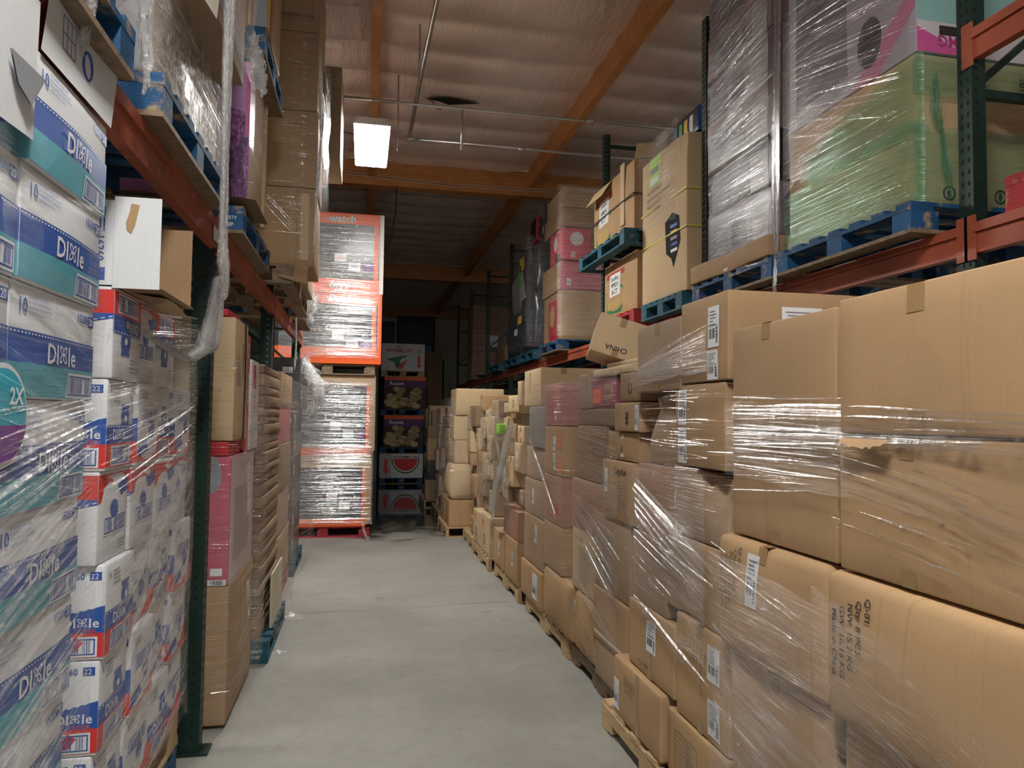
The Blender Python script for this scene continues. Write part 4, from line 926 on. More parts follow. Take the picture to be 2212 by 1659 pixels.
c = ubox(2.55, 3.3, 5.28, 5.75, 3.94, 4.14, 'blue printed tray of dark goods on top of the tall box with the hole', DARKPK[1], lambda c: (c.rect('S', .0, .0, .75, .2, INKB2), [c.rect('W', .02+.1*k, .02, .08+.1*k, .16, (INKB, INKG, INKY, INKW)[k]) for k in range(4)]))
film('white glaring film over the upper half of the tall box with the hole', [(3.1, 6.23), (2.43, 6.22), (2.42, 5.7), (2.43, 5.245), (3.1, 5.24)], -1,
     [(.35, .66, 3.3, 4.0, 3.3, 4.0, 200, .008, .8), (.5, .66, 3.6, 4.1, 3.3, 4.0, 60, .01, .8)], [(.34, .68, 3.32, 3.98, 3.22, 4.05, .03)], seed=26, tilt=(.05, .3), off=.015)
# watermelon bins
def d_melonbin(c):
    H = c.h
    c.poly('W', [(.08, H*.06), (.12, H*.0+.05), (.5, .04), (.56, H*.14), (.60, H*.5), (.52, H*.55), (.08, H*.5)], INKDG, 0); c.poly('W', [(.12, .09), (.48, .08), (.52, H*.3), (.12, H*.3)], flat('bin_tan', (.48, .33, .12), .6), 1)
    c.rect('W', .08, H*.72, .62, H*.82, flat('ink_brickred', (.42, .06, .04), .5), lay=0); c.rect('W', .2, H*.38, .52, H*.78, PAPER, 'paper_sign', 2)
    for k, t in enumerate(('Seedless', 'WMLN', '36 CT')): c.text('W', .36, H*(.7-.12*k), .07, t, INK, lay=4, part='paper_sign')
    c.poly('S', [(.42, .06), (.52, .16), (.47, .16), (.47, H*.5), (.37, H*.5), (.37, .16), (.32, .16)], flat('ink_brickred', (.42, .06, .04), .5), 0)
    for k in range(4): c.rect('S', .375, .19+.06*k, .465, .21+.06*k, flat('bin_tan', (.48, .33, .12)), lay=1)
    c.rect('S', .2, H*.78, .4, H*.84, INKDG)
block_pallet(2.40, 3.45, 6.28, 7.42, ZB, PRED, 'worn red pallet carrying the lower printed produce bin on the right rack')
ubox(2.46, 3.4, 6.35, 7.28, ZP, 3.22, 'lower brown produce bin with green basket print and paper sign', KRAFT2, d_melonbin, bulge=.02)
block_pallet(2.28, 3.4, 6.22, 7.62, 3.235, PTEAL, 'dark teal pallet between the two printed produce bins')
ubox(2.42, 3.35, 6.33, 7.52, 3.385, 4.06, 'upper brown produce bin with open flaps, strap and handwritten sign', KRAFT2, d_melonbin, bulge=.02)
m = MB(); m.grid(lambda u, v: (2.41-.10*v, 6.95+.55*u, 4.05+.02*u-.16*v), 4, 3); m.grid(lambda u, v: (2.42+.3*u, 6.33-.06*v, 4.06+.12*v+.05*u), 4, 3); m.grid(lambda u, v: (2.62+.25*u, 6.40+.3*v, 4.08+.15*u+.05*math.sin(v*4)), 4, 4); m.box(2.40, 2.41, 6.55, 6.66, 3.5, 4.10)
tag(m.build('carton_flaps', KRAFTL), 'raised and folded flaps of the upper produce bin', 'cardboard')
m = MB(); m.box(2.395, 2.40, 6.30, 7.55, 3.72, 3.735); m.box(2.395, 3.3, 6.295, 6.30, 3.72, 3.735); tag(m.build('strap', flat('black_strap', (.04, .04, .05), .4)), 'dark strap round the upper produce bin', 'strap')
# pink and red stack
block_pallet(2.42, 3.5, 9.0, 10.05, ZB, PBLUE, 'blue pallet with a white C mark under the pink and red boxes')
def d_logo(F, u, v, r, mat=INKW):
    return lambda c: (c.ell(F, u, v, r, r*1.2, mat), c.ring(F, u, v, r*.7, r*.8, .2, REDC_INK, 1))
REDC_INK = flat('ink_deepred', (.5, .03, .06), .5)
ubox(2.48, 3.6, 9.05, 10.0, ZP, 3.30, 'brown box with a red side panel at the bottom of the pink stack', KRAFT, lambda c: (c.rect('W', .3, .03, .75, .55, REDC_INK), c.ell('W', .5, .35, .13, .15, flat('bin_tan', (.48, .33, .12)), 1), c.rect('S', .75, 0, 1.1, .6, REDC_INK), c.rect('S', .62, 0, .75, .6, GREYC)))
ubox(2.46, 3.6, 9.05, 10.0, 3.31, 3.68, 'wide pink carton in the middle of the pink and red stack', PINKC, lambda c: (c.ship('S', .08, .05, .06, .09), c.rect('W', 0, 0, .95, .37, KRAFT)))
ubox(2.46, 2.85, 9.0, 9.6, 3.69, 4.10, 'small bright red carton with a pale round crest in the pink stack', flat('box_rose', (.72, .10, .15), .35), lambda c: (c.ell('S', .2, .27, .09, .09, INKW), c.ship('S', .12, .03, .06, .07), c.ell('W', .3, .25, .08, .1, INKW), c.rect('W', .3, .0, .55, .1, SLATE)))
ubox(2.86, 3.6, 9.05, 9.9, 3.69, 4.12, 'brown carton beside the small bright red one, bright with reflected lamp light', KRAFT)
ubox(2.47, 3.5, 9.06, 9.95, 4.13, 4.38, 'lower of two brown cartons above the small red carton', KRAFT)
ubox(2.5, 3.45, 9.06, 9.95, 4.39, 4.66, 'upper of two brown cartons above the small red carton', KRAFTL)
ubox(3.2, 3.6, 9.1, 9.6, 4.67, 4.86, 'plain light box on top of the pink stack by the girder', KRAFTL)
ubox(3.45, 3.85, 8.95, 9.35, 3.9, 4.7, 'red box partly hidden behind the upper produce bin', REDC)
film('silvery film round the pink and red stack on the right rack', [(2.44, 10.05), (2.43, 9.0), (3.65, 8.98)], -1,
     [(.02, .45, 2.7, 4.6, 2.7, 4.6, 140, .007, .8), (.45, 1, 3.3, 4.6, 3.3, 4.6, 330, .012, .6), (.45, 1, 2.7, 3.3, 2.7, 3.3, 90, .006, .8)], [(.0, 1, 2.7, 4.65, 2.7, 4.65, .02)], seed=27, smat=FILMTV, tilt=(0, .4), off=.015)
ubox(2.5, 3.0, 10.6, 11.0, 4.32, 4.68, 'red crate of dark goods above the black sacks', flat('crate_red', (.4, .03, .05), .4), lambda c: (c.rect('W', .03, .03, .37, .33, DARKHOLE), c.rect('S', .04, .03, .46, .33, DARKHOLE), [c.ell('S', .12+.12*k, .15, .03, .06, PAPER, 1) for k in range(3)]))
def sack(x0, x1, y0, y1, z0, z1, label, mat, seed):
    c = Carton(x1-x0, y1-y0, z1-z0, .05, .08, seed, .07); return c.link(((x0+x1)/2, (y0+y1)/2, z0), label, mat, name='wrapped_load', cat='wrapped goods', n=12)
BAG = flat('bag_grey', (.045, .05, .06), .22)
block_pallet(2.45, 3.5, 10.5, 11.55, ZB, PTEAL, 'teal pallet under the first dark wrapped load on the right rack')
block_pallet(2.45, 3.5, 11.65, 12.8, ZB, PTEAL, 'teal pallet under the second dark wrapped load on the right rack')
sack(2.45, 3.5, 10.52, 11.4, ZP, 3.55, 'dark glossy wrapped load with yellow sticker, lower one beside the pink stack', BAG, 51)
sack(2.50, 3.4, 10.6, 11.4, 3.56, 4.3, 'dark wrapped load with white and green stickers, above the yellow-stickered one', BAG, 52)
sack(2.5, 3.4, 11.7, 12.75, ZP, 3.4, 'dark wrapped load, the one furthest into the second bay past the pink stack', BAG, 53)
sack(2.55, 3.4, 11.75, 12.6, 3.41, 4.1, 'silver grey drum-shaped wrapped load above the furthest dark load', flat('bag_silver', (.35, .36, .38), .3), 54)
for (x, y, z, w, h, mt, lb) in ((2.37, 11.3, 2.95, .12, .1, PAPER, 'white sticker on the lower dark load'), (2.36, 10.95, 3.1, .14, .12, INKY, 'orange-yellow sticker on the lower dark load'), (2.40, 11.2, 3.7, .10, .35, INKG, 'green sticker on the upper dark load'), (2.40, 11.0, 3.95, .16, .2, INKY, 'yellow sheet on the upper dark load')):
    m = MB(); m.box(x, x+.003, y, y+w*2, z, z+h); tag(m.build('sticker', mt), lb, 'sticker')
ubox(2.7, 3.3, 12.1, 12.6, 4.12, 4.45, 'small pink and white carton on top of the silver grey load', PINKC, lambda c: (c.ell('S', .15, .18, .07, .09, INKW), c.rect('S', .3, 0, .6, .33, GREYC)))
film('glossy film over the dark wrapped loads beside the pink stack', [(2.40, 12.8), (2.38, 11.6), (2.36, 10.5), (3.4, 10.48)], -1, [(0, 1, 2.75, 4.2, 2.75, 4.2, 160, .008, .8)], [(.0, 1, 2.7, 4.2, 2.7, 4.4, .05)], seed=28, off=.02)
for k, (z0, z1) in enumerate(((ZP, 3.18), (3.19, 3.72), (3.73, 4.28))):
    ubox(2.5, 3.7, 17.0, 17.88, z0, z1, ('lowest', 'middle', 'top')[k]+' reddish brown box in the filmed tower near the far end of the right rack', cardboard('kraft_reddish', (.26, .14, .085)), (lambda c: c.ship('S', .4, .12, .2, .26)) if k == 1 else None)
block_pallet(2.46, 3.6, 16.95, 17.89, ZB, WOODD, 'wooden pallet under the reddish brown tower on the right rack')
film('film round the reddish brown tower near the far end of the right rack', [(2.46, 17.89), (2.45, 16.96), (3.75, 16.94)], -1, [(0, 1, 2.7, 4.2, 2.7, 4.2, 60, .01, .8)], [(.0, 1, 2.6, 4.25, 2.6, 4.25, .05)], seed=29, off=.02)
block_pallet(2.46, 3.6, 13.4, 14.6, ZB, PTEAL, 'blue pallet on the right rack past the second frame beyond the girder')
ubox(2.6, 3.5, 13.5, 14.5, ZP, 3.0, 'low dark box on the pallet past the dark wrapped loads', KRAFTD)

# ================================================================== LEFT ROW: paper plate cartons
def dixie_word(c, F, u, v, size, mat, flip=False, lay=2):
    if flip: u = c.fdim(F)[0]-(c.fdim(F)[0]-u)
    c.text(F, u-size*1.28, v, size*1.2, 'D', mat, lay=lay, flip=flip, bold=.015); c.text(F, u-size*.68, v, size*1.2, 'I', mat, lay=lay, flip=flip, bold=.015)
    for a in range(4):
        r = PI/4+a*PI/2; c.ring(F, u-size*.02+math.cos(r)*size*.24, v+size*.03+math.sin(r)*size*.24, size*.27, size*.15, .38, mat, lay, rot=r, flip=flip, n=12)
    c.text(F, u+size*.60, v, size*1.2, 'I', mat, lay=lay, flip=flip, bold=.015); c.text(F, u+size*1.10, v, size*1.2, 'e', mat, lay=lay, flip=flip, bold=.015)
def barpanel(c, F, u0, v0, u1, v1, flip=False, sd=1):
    c.rect(F, u0-.006, v0-.006, u1+.006, v1+.006, INKW, lay=1, flip=flip); c.frame(F, u0, v0, u1, v1, .004, INKB, 2, flip)
    c.bars(F, u0+.012, v0+.006, u0+(u1-u0)*.62, v1-.006, INKB, 3, flip, sd=sd, dens=.9); c.bars(F, u0+(u1-u0)*.72, v0+.006, u1-.012, v1-.006, INKB, 3, flip, sd=sd+1, dens=.9)
def d_15289(c):
    W_, H = .48, c.h
    c.rect('E', 0, .078, W_, .15, INKB, lay=0); c.rect('E', 0, .003, W_, .078, TEAL, lay=0)
    for k in range(32): c.rect('E', .004+k*.015, .142, .011+k*.015, .1455, INKW, lay=1)
    dixie_word(c, 'E', W_-.215, .108, .056, INKW); barpanel(c, 'E', W_-.17, .012, W_-.015, .062, sd=5)
    c.text('E', W_-.125, .215, .03, '15289', INKB, align='l', bold=.02); c.rect('E', W_-.047, .199, W_-.008, .228, INKB, lay=1); c.text('E', W_-.045, .213, .028, '20', INKW, align='l', lay=2, bold=.01)
    c.text('E', .03, .205, .045, '10', INKB, align='l', bold=.01)
    for k, t in enumerate(('50 COUNT PACKAGES', '8 1/2 IN PLATES (21.6 cm)', 'PAQUETES DE 50 PLATOS', 'PLATOS (21.6 cm)')): c.text('E', .08, .225-.012*k, .010, t, INKB, align='l')
    # end face towards the camera
    c.rect('S', 0, .078, c.w, .15, INKB, lay=0); c.rect('S', 0, .003, c.w, .078, TEAL, lay=0)
L1z = .145; hh = .2555
stringer_pallet(-1.35, -.72, 1.62, 2.22, 0, WOOD, 'wooden pallet under the teal and blue plate cartons at left')
stringer_pallet(-1.35, -.72, .98, 1.58, 0, WOOD, 'wooden pallet under the nearest plate cartons, below the frame at left')
for i in range(9):
    xf = -.775+.058*(i/8)**1.2; z = L1z+i*hh
    for j, (a, b) in enumerate(((1.69, 2.165), (1.20, 1.68))):
        if j == 1 and i == 8: continue
        c = carton(xf-.42, xf, a+.035*(i/8), b+.035*(i/8), z+.001, z+hh-.001, bulge=.008, r=.005); d_15289(c)
        c.link(c.at, f'teal and blue 15289 plate carton, {upname(i, 9)}, {"far" if j == 0 else "near"} column at left edge', WHITEC, name='plate_carton', cat='box', rz=.01*((i*7+j) % 3-1), group='teal and blue plate cartons')
ztop = L1z+9*hh
# standing flaps on top of the far column
m = MB(); m.grid(lambda u, v: (-.708+.004*v-.012*math.sin(PI*u)*v, 1.745+.455*u+.03*v, ztop+.0+.175*v), 6, 4); f1 = m.build('carton_flap', WHITEC, smooth=True); tag(f1, 'upright white flap printed with a knife and cup mark, top of the teal plate cartons', 'cardboard')
m = MB()
for k in range(4): m.box(-.709, -.7085, 1.86+.025*k, 1.862+.025*k, ztop+.06, ztop+.14)
for k in range(3): m.box(-.709, -.7085, 1.86, 1.937, ztop+.06+.04*k, ztop+.062+.04*k)
m2 = MB(); m2.tube([(-.709, 2.02+.03*math.cos(a*.35), ztop+.09+.035*math.sin(a*.35)) for a in range(19)], .003, 5)
m.build('printing', INKB, f1); m2.build('printing', INKB, f1)
m = MB(); m.grid(lambda u, v: (-.698+.004*v, 1.25+.45*u, ztop-.24+.30*v+.02*u), 6, 4); tag(m.build('carton_flap', WHITEC, smooth=True), 'plain white flap at the far left edge above the plate cartons', 'cardboard')
m = MB(); GC = [(-.69, 1.565, ztop-.085), (-.675, 1.685, ztop-.095), (-.685, 1.65, ztop-.165), (-.69, 1.60, ztop-.14)]; m.add(GC, [(0, 1, 2, 3)]); m.add([(x+.003, y, z) for x, y, z in GC], [(3, 2, 1, 0)]); tag(m.build('carton_flap', GREYC), 'small grey folded corner of carton in front of the teal plate cartons', 'cardboard')
PL1 = [(-.9, 1.0), (-.755, 1.15), (-.75, 1.7), (-.745, 2.24), (-1.2, 2.27)]
film('cloudy film stretched over the teal and blue plate cartons at left', PL1, -1,
     [(.1, .72, 1.55, 2.6, 1.4, 2.1, 130, .009, .8), (.1, .72, .9, 1.6, 1.4, 1.7, 120, .012, .6), (.1, .72, .3, 1.2, .7, 1.5, 130, .012, .7), (.2, .72, 0.2, .8, .6, 1.1, 80, .01, .6)],
     [(.1, .74, 1.5, 2.75, 1.3, 2.16, .008), (.1, .74, .3, 1.5, .3, 1.3, .008)], seed=51, mat=FILMM, tilt=(-.85, .3), off=.02)
# nearest big round logo sticker on the near column
c_ = None
m = MB(); vs = [(-.726, 1.68+.115*math.cos(t*PI/16), 1.64+.11*math.sin(t*PI/16)) for t in range(32)]
m.add(vs, [tuple(range(32))], 0); m.add([(x+.002, y*.94+.1008, (z-1.64)*.9+1.64) for x, y, z in vs], [tuple(range(32))], 1)
m.add([(x+.004, y*.94+.1008, min((z-1.64)*.9+1.64, 1.62)) for x, y, z in vs], [tuple(range(32))], 2)
o = m.build('round_badge', [INKW, flat('badge_teal', (.03, .42, .55), .4), INKPU]); tag(o, 'round teal and purple 2X badge under the film at the left edge', 'printed badge')
t = MB(); v_, f_, w_ = glyphs('2X', .02); t.add([(-.7205, 1.70+x*.05, 1.665+y*.05) for x, y in v_], f_); t.build('lettering', INKW, o)

# red, white and blue plate cartons
def d_16260(flip, var):
    def f(c):
        H = c.h; Wd = c.w
        fl = flip
        # end face (towards the camera), lettering near its right side
        c.poly('S', [(0, .085), (Wd, .085), (Wd, .168), (0, .10)], INKB, 0, flip=fl); c.rect('S', 0, .01, Wd, .085, INKR, lay=0, flip=fl)
        for k in range(14): c.poly('S', [(k*.022+.003, .093+k*.0050), (k*.022+.015, .0955+k*.0050), (k*.022+.015, .0985+k*.0050), (k*.022+.003, .096+k*.0050)], INKW, 1, flip=fl)
        o = 0 if not fl else -(Wd-.28)
        dixie_word(c, 'S', Wd-.062+o, .117, .034, INKW, flip=fl); c.text('S', Wd-.05+o, .091, .019, 'ULTRA', INKR, lay=2, flip=fl, bold=.01)
        barpanel(c, 'S', Wd-.145+o, .018, Wd-.025+o, .068, flip=fl, sd=3)
        c.text('S', Wd-.125+o, H-.03, .026, '16260', INKB, align='l', flip=fl, bold=.015); c.rect('S', Wd-.046+o, H-.043, Wd-.012+o, H-.018, INKB, lay=1, flip=fl); c.text('S', Wd-.044+o, H-.031, .024, '22', INKW, align='l', lay=2, flip=fl)
        if flip:
            for k, t in enumerate(('4  50 COUNT PACKAGES', '10 1/16 IN PLATES', 'PAQUETES DE', 'PULGADA (25.5 cm)')): c.text('S', Wd-.13+o, H-.06-.014*k, .012, t, INKB, align='l', flip=fl)
        # long face to the aisle
        D = c.d
        if var == 0:
            c.rect('E', 0, .085, D, .145, INKB, lay=0, flip=fl); c.rect('E', 0, .01, D, .085, INKR, lay=0, flip=fl)
            for k in range(12): c.rect('E', k*.026+.003, .138, k*.026+.016, .1415, INKW, lay=1, flip=fl)
            dixie_word(c, 'E', .12, .115, .04, INKW, flip=fl); barpanel(c, 'E', .05, .02, D-.04, .072, flip=fl, sd=7)
            c.text('E', .02, H-.035, .032, '4', INKB, align='l', flip=fl)
            for k in range(4): c.rect('E', .055, H-.03-.013*k, .12, H-.026-.013*k, INKGR, lay=1, flip=fl)
            c.ell('E', D*.62, .165, .045, .045, INKB, 1, flip=fl); c.ell('E', D*.62, .165, .012, .012, INKW, 2, flip=fl); c.rect('E', D*.62-.04, .2, D*.62+.04, .212, INKB, lay=1, flip=fl)
        else:
            barpanel(c, 'E', .04, .15, D-.05, .20, flip=fl, sd=9); c.poly('E', [(0, .01), (D, .01), (D, .10), (.05, .06), (0, .04)], INKR, 0, flip=fl); c.poly('E', [(0, .03), (.12, .05), (.09, .09), (0, .07)], INKB, 1, flip=fl)
            c.ell('E', D*.55, .125, .035, .03, INKB, 1, flip=fl); c.text('E', D*.6, .06, .02, 'Ultra', INKW, lay=2, flip=fl)
            for k in range(3): c.rect('E', .03, H-.03-.012*k, .1, H-.026-.012*k, INKGR, lay=1, flip=fl)
    return f
block_pallet(-1.55, -.80, 2.55, 3.64, 0, PBLUE, 'lower pallet under the red, white and blue plate cartons')
block_pallet(-1.55, -.80, 2.55, 3.64, .1455, WOOD, 'upper pallet under the red, white and blue plate cartons')
L2z, h2 = .293, .2925
for i in range(6):
    z = L2z+i*h2
    for j in range(4):
        if i == 5 and j == 3: continue
        a = 2.50+.285*j+(.02 if i < 3 else 0)
        c = carton(-.80-.33+(.012*((i+j) % 3)), -.80+.012*((i+j) % 3)-.01*(j == 2), a, a+.281, z+.001, z+h2-.001, bulge=.007)
        d_16260((i in (3, 5)), (j % 2) if i not in (3,) else 1)(c)
        c.link(c.at, f'red and blue plate carton, {upname(i, 6)}, {("first", "second", "third", "fourth")[j]} column from the camera', WHITEC, name='plate_carton', cat='box', rz=.012*((i*5+j*3) % 3-1), group='red, white and blue plate cartons')
# open carton lying on its side on top
ZT = L2z+6*h2
m = MB(); t = .004; y0, y1, z0, z1, x0, x1 = 2.50, 3.02, ZT+.004, ZT+.275, -1.12, -.785
for b in ((x0, x1, y0, y0+t, z0, z1), (x0, x1, y1-t, y1, z0, z1), (x0, x1, y0+t, y1-t, z0, z0+t), (x0, x1, y0+t, y1-t, z1-t, z1), (x0, x0+t, y0+t, y1-t, z0+t, z1-t)): m.box(*b)
oc = m.build('open_carton', [WHITEC]); tag(oc, 'open empty plate carton lying on its side with white flaps spread, brown inside', 'box')
m = MB(); m.box(x0+.005, x1-.001, y0+t+.0005, y0+t+.001, z0+t, z1-t); m.box(x0+.005, x1-.001, y1-t-.001, y1-t-.0005, z0+t, z1-t); m.box(x0+.005, x1-.001, y0+t, y1-t, z0+t+.0005, z0+t+.001); m.box(x0+.005, x0+.006, y0+t, y1-t, z0+t, z1-t); m.build('lining', INSIDE, oc)
m = MB(); fw = .14
m.box(x1+.001, x1+fw, y0-.004, y0-.001, z0-.01, z1+.012, 0); m.build('flap', WHITEC, oc)
m = MB(); m.box(x1+.001, x1+fw*.9, y1-.03, y1-.027, z0, z1+.03, 0); m.box(x1+.001, x1+fw, y0+.02, y1-.04, z0-.004, z0-.001, 0); m.build('flap', INSIDE, oc)
m = MB(); 
for (st, u, v, s_) in (('16260', -.05, .16, .034), ('4', -.05, .25, .036)):
    v_, f_, w_ = glyphs(st, .015); m.add([(x1+u+y*s_, y0-.0012, z0+v-x*s_) for x, y in v_], f_)
for k in range(5): m.box(x1-.075+.011*k, x1-.070+.011*k, y0-.0012, y0-.0008, z0+.17+.01*(k % 2), z0+.25)
m.box(x1-.052, x1-.022, y0-.0012, y0-.0008, z0+.015, z0+.055); m.build('printing', INKB, oc)
m = MB(); TP = [(.05, .262), (.075, .258), (.068, .22), (.062, .19), (.052, .165), (.040, .175), (.036, .20), (.046, .235)]; m.add([(x1+a, y0-.0058, z0+b) for a, b in TP], [tuple(range(8))]); m.build('torn_patch', KRAFT2, oc)
m = MB(); m.grid(lambda u, v: (-.80+.13*v, 2.62+.45*u, ZT+.005-.02*v+.012*math.sin(u*5)), 6, 3); tag(m.build('carton_flap', KRAFTL, smooth=True), 'tan flap lying over the edge of the top plate cartons', 'cardboard')
c = carton(-1.05, -.80, 3.15, 3.5, ZT-h2+.30, ZT+.22); d_16260(False, 0)(c); c.link(c.at, 'red and blue plate pack tilted behind the open white carton', WHITEC, name='plate_carton', cat='box', rx=.1)
PL2 = [(-1.25, 2.46), (-.80, 2.47), (-.785, 2.7), (-.775, 3.15), (-.785, 3.655), (-1.2, 3.67)]
film('milky film stretched over the red, white and blue plate cartons', PL2, -1,
     [(.22, .82, 1.0, 2.0, 1.3, 2.1, 200, .007, .8), (.25, .82, .4, 1.0, .9, 1.6, 120, .010, .6), (.25, .82, .2, .8, .4, 1.0, 80, .008, .7), (0.0, .22, .5, 2.0, .5, 1.95, 40, .004, .8), (.25, .8, .95, 1.0, 1.4, 1.5, 24, .014, .2)],
     [(.23, .84, .3, 2.0, .3, 2.05, .01), (.3, .8, .9, 1.6, .8, 2.0, .015)], seed=52, mat=FILMM, tilt=(-.85, .3), off=.015)
hanging_film('long white rope of torn film hanging down past the left rack beam', [(-.53, 2.88, 3.75), (-.535, 2.9, 3.3), (-.545, 2.95, 2.95), (-.55, 3.0, 2.6), (-.56, 3.05, 2.38), (-.56, 3.1, 2.25), (-.56, 3.14, 2.12)], [.10, .085, .075, .065, .06, .10, .03], 60, FILMV, folds=6, calm=True)
hanging_film('crumpled film spilling from the hanging rope onto the plate cartons', [(-.64, 3.42, 2.25), (-.67, 3.5, 2.08), (-.70, 3.55, 1.95), (-.74, 3.35, 1.88), (-.765, 2.8, 1.93)], [.08, .14, .2, .14, .05], 61, FILMV, calm=True)
hanging_film('thin torn strip of film hanging from the near blue pallet at upper left', [(-.66, 2.25, 2.95), (-.655, 2.27, 2.82), (-.65, 2.30, 2.70), (-.645, 2.28, 2.6)], [.06, .05, .05, .03], 62)
hanging_film('bunched film hanging over the white carton flap at top left', [(-.70, 1.88, 2.95), (-.695, 1.93, 2.8), (-.69, 1.95, 2.66), (-.70, 1.96, 2.55)], [.05, .06, .08, .02], 63)

# stack three: brown, pink, tall boxes
c = carton(-1.6, -.675, 4.12, 4.98, .02, .74, bulge=.02, dent=.012); c.text('S', .78, .3, .08, 'FRAGILE', INKGR, PI/2); c.ship('E', .55, .4, .12, .22); c.link(c.at, 'large brown box in film on the floor just past the green post', KRAFT, )
c = carton(-1.5, -.68, 4.12, 4.95, .745, 1.42, bulge=.012); c.rect('E', 0, 0, .8, .67, flat('pink_pale', (.62, .50, .50), .5)); c.rect('E', .1, .1, .6, .5, flat('pink_photo', (.45, .33, .33), .5), lay=1); c.ell('S', c.w-.10, .58, .055, .10, GREYC, 0); c.rect('S', c.w-.09, .05, c.w-.03, .09, PAPER, lay=1); c.rect('S', c.w-.14, .0, c.w-.01, .03, PAPER, lay=1); c.bars('S', c.w-.09, .003, c.w-.02, .027, INK, 2); c.rect('E', .5, .30, .64, .62, PAPER, lay=2); c.link(c.at, 'pink carton with a pale round emblem, in film, past the green post', PINKC)
ubox(-1.5, -.70, 4.14, 4.5, 1.425, 1.50, 'flat dark red package lying on the pink carton', REDC)
c = carton(-1.4, -.68, 4.14, 4.58, 1.505, 2.17); c.rect('E', .30, .0, .37, .66, INK); c.text('E', .34, .45, .05, 'RAINBOW', INK, PI/2, bold=.02); c.text('E', .25, .45, .04, 'RAINBOW', INK, PI/2, bold=.02)
for k in range(8): c.rect('E', .06+.015*k, .3, .065+.015*k, .3+.25*((k*5) % 7+3)/10, INKGR)
c.link(c.at, 'tall tan box lettered RAINBOW standing on the pink carton', KRAFTL)
ubox(-1.4, -.72, 4.14, 4.55, 2.175, 2.215, 'thin red package lying on the tall tan box', REDC)
c = carton(-1.4, -.69, 4.60, 4.74, 1.43, 2.13); c.text('E', .07, .38, .07, 'MEGA', INKW, PI/2, bold=.02); c.ring('E', .07, .6, .04, .05, .3, INKW); c.link(c.at, 'narrow red box lettered MEGA between the tall tan and white boxes', flat('box_red', (.65, .03, .03), .4))
c = carton(-1.4, -.68, 4.76, 5.08, 1.43, 1.99); c.rect('E', .06, .38, .16, .53, INKR); c.text('E', .11, .3, .06, 'LST', INKR, PI/2, bold=.02); c.text('E', .23, .28, .04, 'IMAGE SET', SLATE, PI/2); c.link(c.at, 'white box with red logo and vertical print behind the MEGA box', WHITEC)
PL3 = [(-1.2, 4.09), (-.665, 4.10), (-.655, 4.6), (-.64, 5.12), (-1.0, 5.15)]
film('clear film round the stack with the pink carton', PL3, -1,
     [(.05, .36, .1, 2.0, .1, 2.0, 220, .006, .7), (.36, .8, .1, 1.9, .2, 1.9, 330, .007, .7), (.3, .8, 1.3, 1.5, 1.4, 1.7, 50, .012, .5)], [(.33, .84, .02, 1.95, .08, 1.9, .02), (.05, .36, .05, 1.3, .05, 1.3, .01)], seed=53, tilt=(-.45, .35), off=.012)
# stack four on the blue pallet
P4p = block_pallet(-1.65, -.585, 5.14, 6.24, 0, PTEAL, 'blue pallet lettered PROPERTY OF CHEP on the floor at left', chep=True)
z = .146; rd = random.Random(8)
for k in range(34):
    h = rd.uniform(.05, .085); xo = -.655+rd.uniform(-.010, .008)
    if z+h > 2.0: break
    ubox(xo-.95, xo, 5.18+rd.uniform(0, .03), 6.2, z, z+h-.003, 'flat brown carton in the layered pile on the lettered blue pallet', (KRAFTD, KRAFT3, KRAFTD)[k % 3], group='flat brown cartons layered on the blue pallet'); z += h
m = MB(); m.box(-.615, -.60, 5.45, 6.1, .146, .52); tag(m.build('corner_board', flat('cream_board', (.62, .58, .42), .7)), 'cream board standing at the foot of the layered flat cartons', 'board')
film('loose wrinkled film down the side of the layered flat cartons', [(-1.2, 5.15), (-.61, 5.16), (-.58, 5.7), (-.56, 6.28), (-1.0, 6.3)], -1, [(.02, .3, .2, 2.0, .2, 2.0, 160, .008, .8), (.3, .85, .2, 1.9, .2, 1.9, 160, .008, .8)], [(.3, .86, .12, 1.95, .1, 1.9, .03), (.3, .6, .9, 1.9, .9, 1.8, .06)], seed=54, off=.012)
# stack five on the red pallet
block_pallet(-1.7, -.70, 6.55, 7.66, 0, PRED, 'red pallet on the floor at left behind the layered cartons')
zz = .146
for k, (h, mt, nm) in enumerate(((.42, KRAFT, 'brown'), (.4, flat('carton_dullpink', (.45, .25, .22), .5), 'dull pink'), (.42, KRAFTD, 'dark brown'), (.34, PINKC, 'pink'), (.3, KRAFT, 'brown'))):
    ubox(-1.65, -.70-.01*(k % 2), 6.60, 7.62, zz, zz+h-.004, f'{nm} box, {upname(k, 5)} of the filmed stack on the red floor pallet', mt); zz += h
film('ragged film round the stack on the red floor pallet', [(-1.3, 6.55), (-.69, 6.56), (-.68, 7.1), (-.67, 7.66)], -1, [(.1, .4, .2, 1.9, .2, 1.9, 80, .007, .8), (.38, 1, .2, 1.9, .2, 1.9, 160, .007, .8)], [(.3, 1, .1, 2.0, .1, 1.95, .025)], seed=55, off=.02)
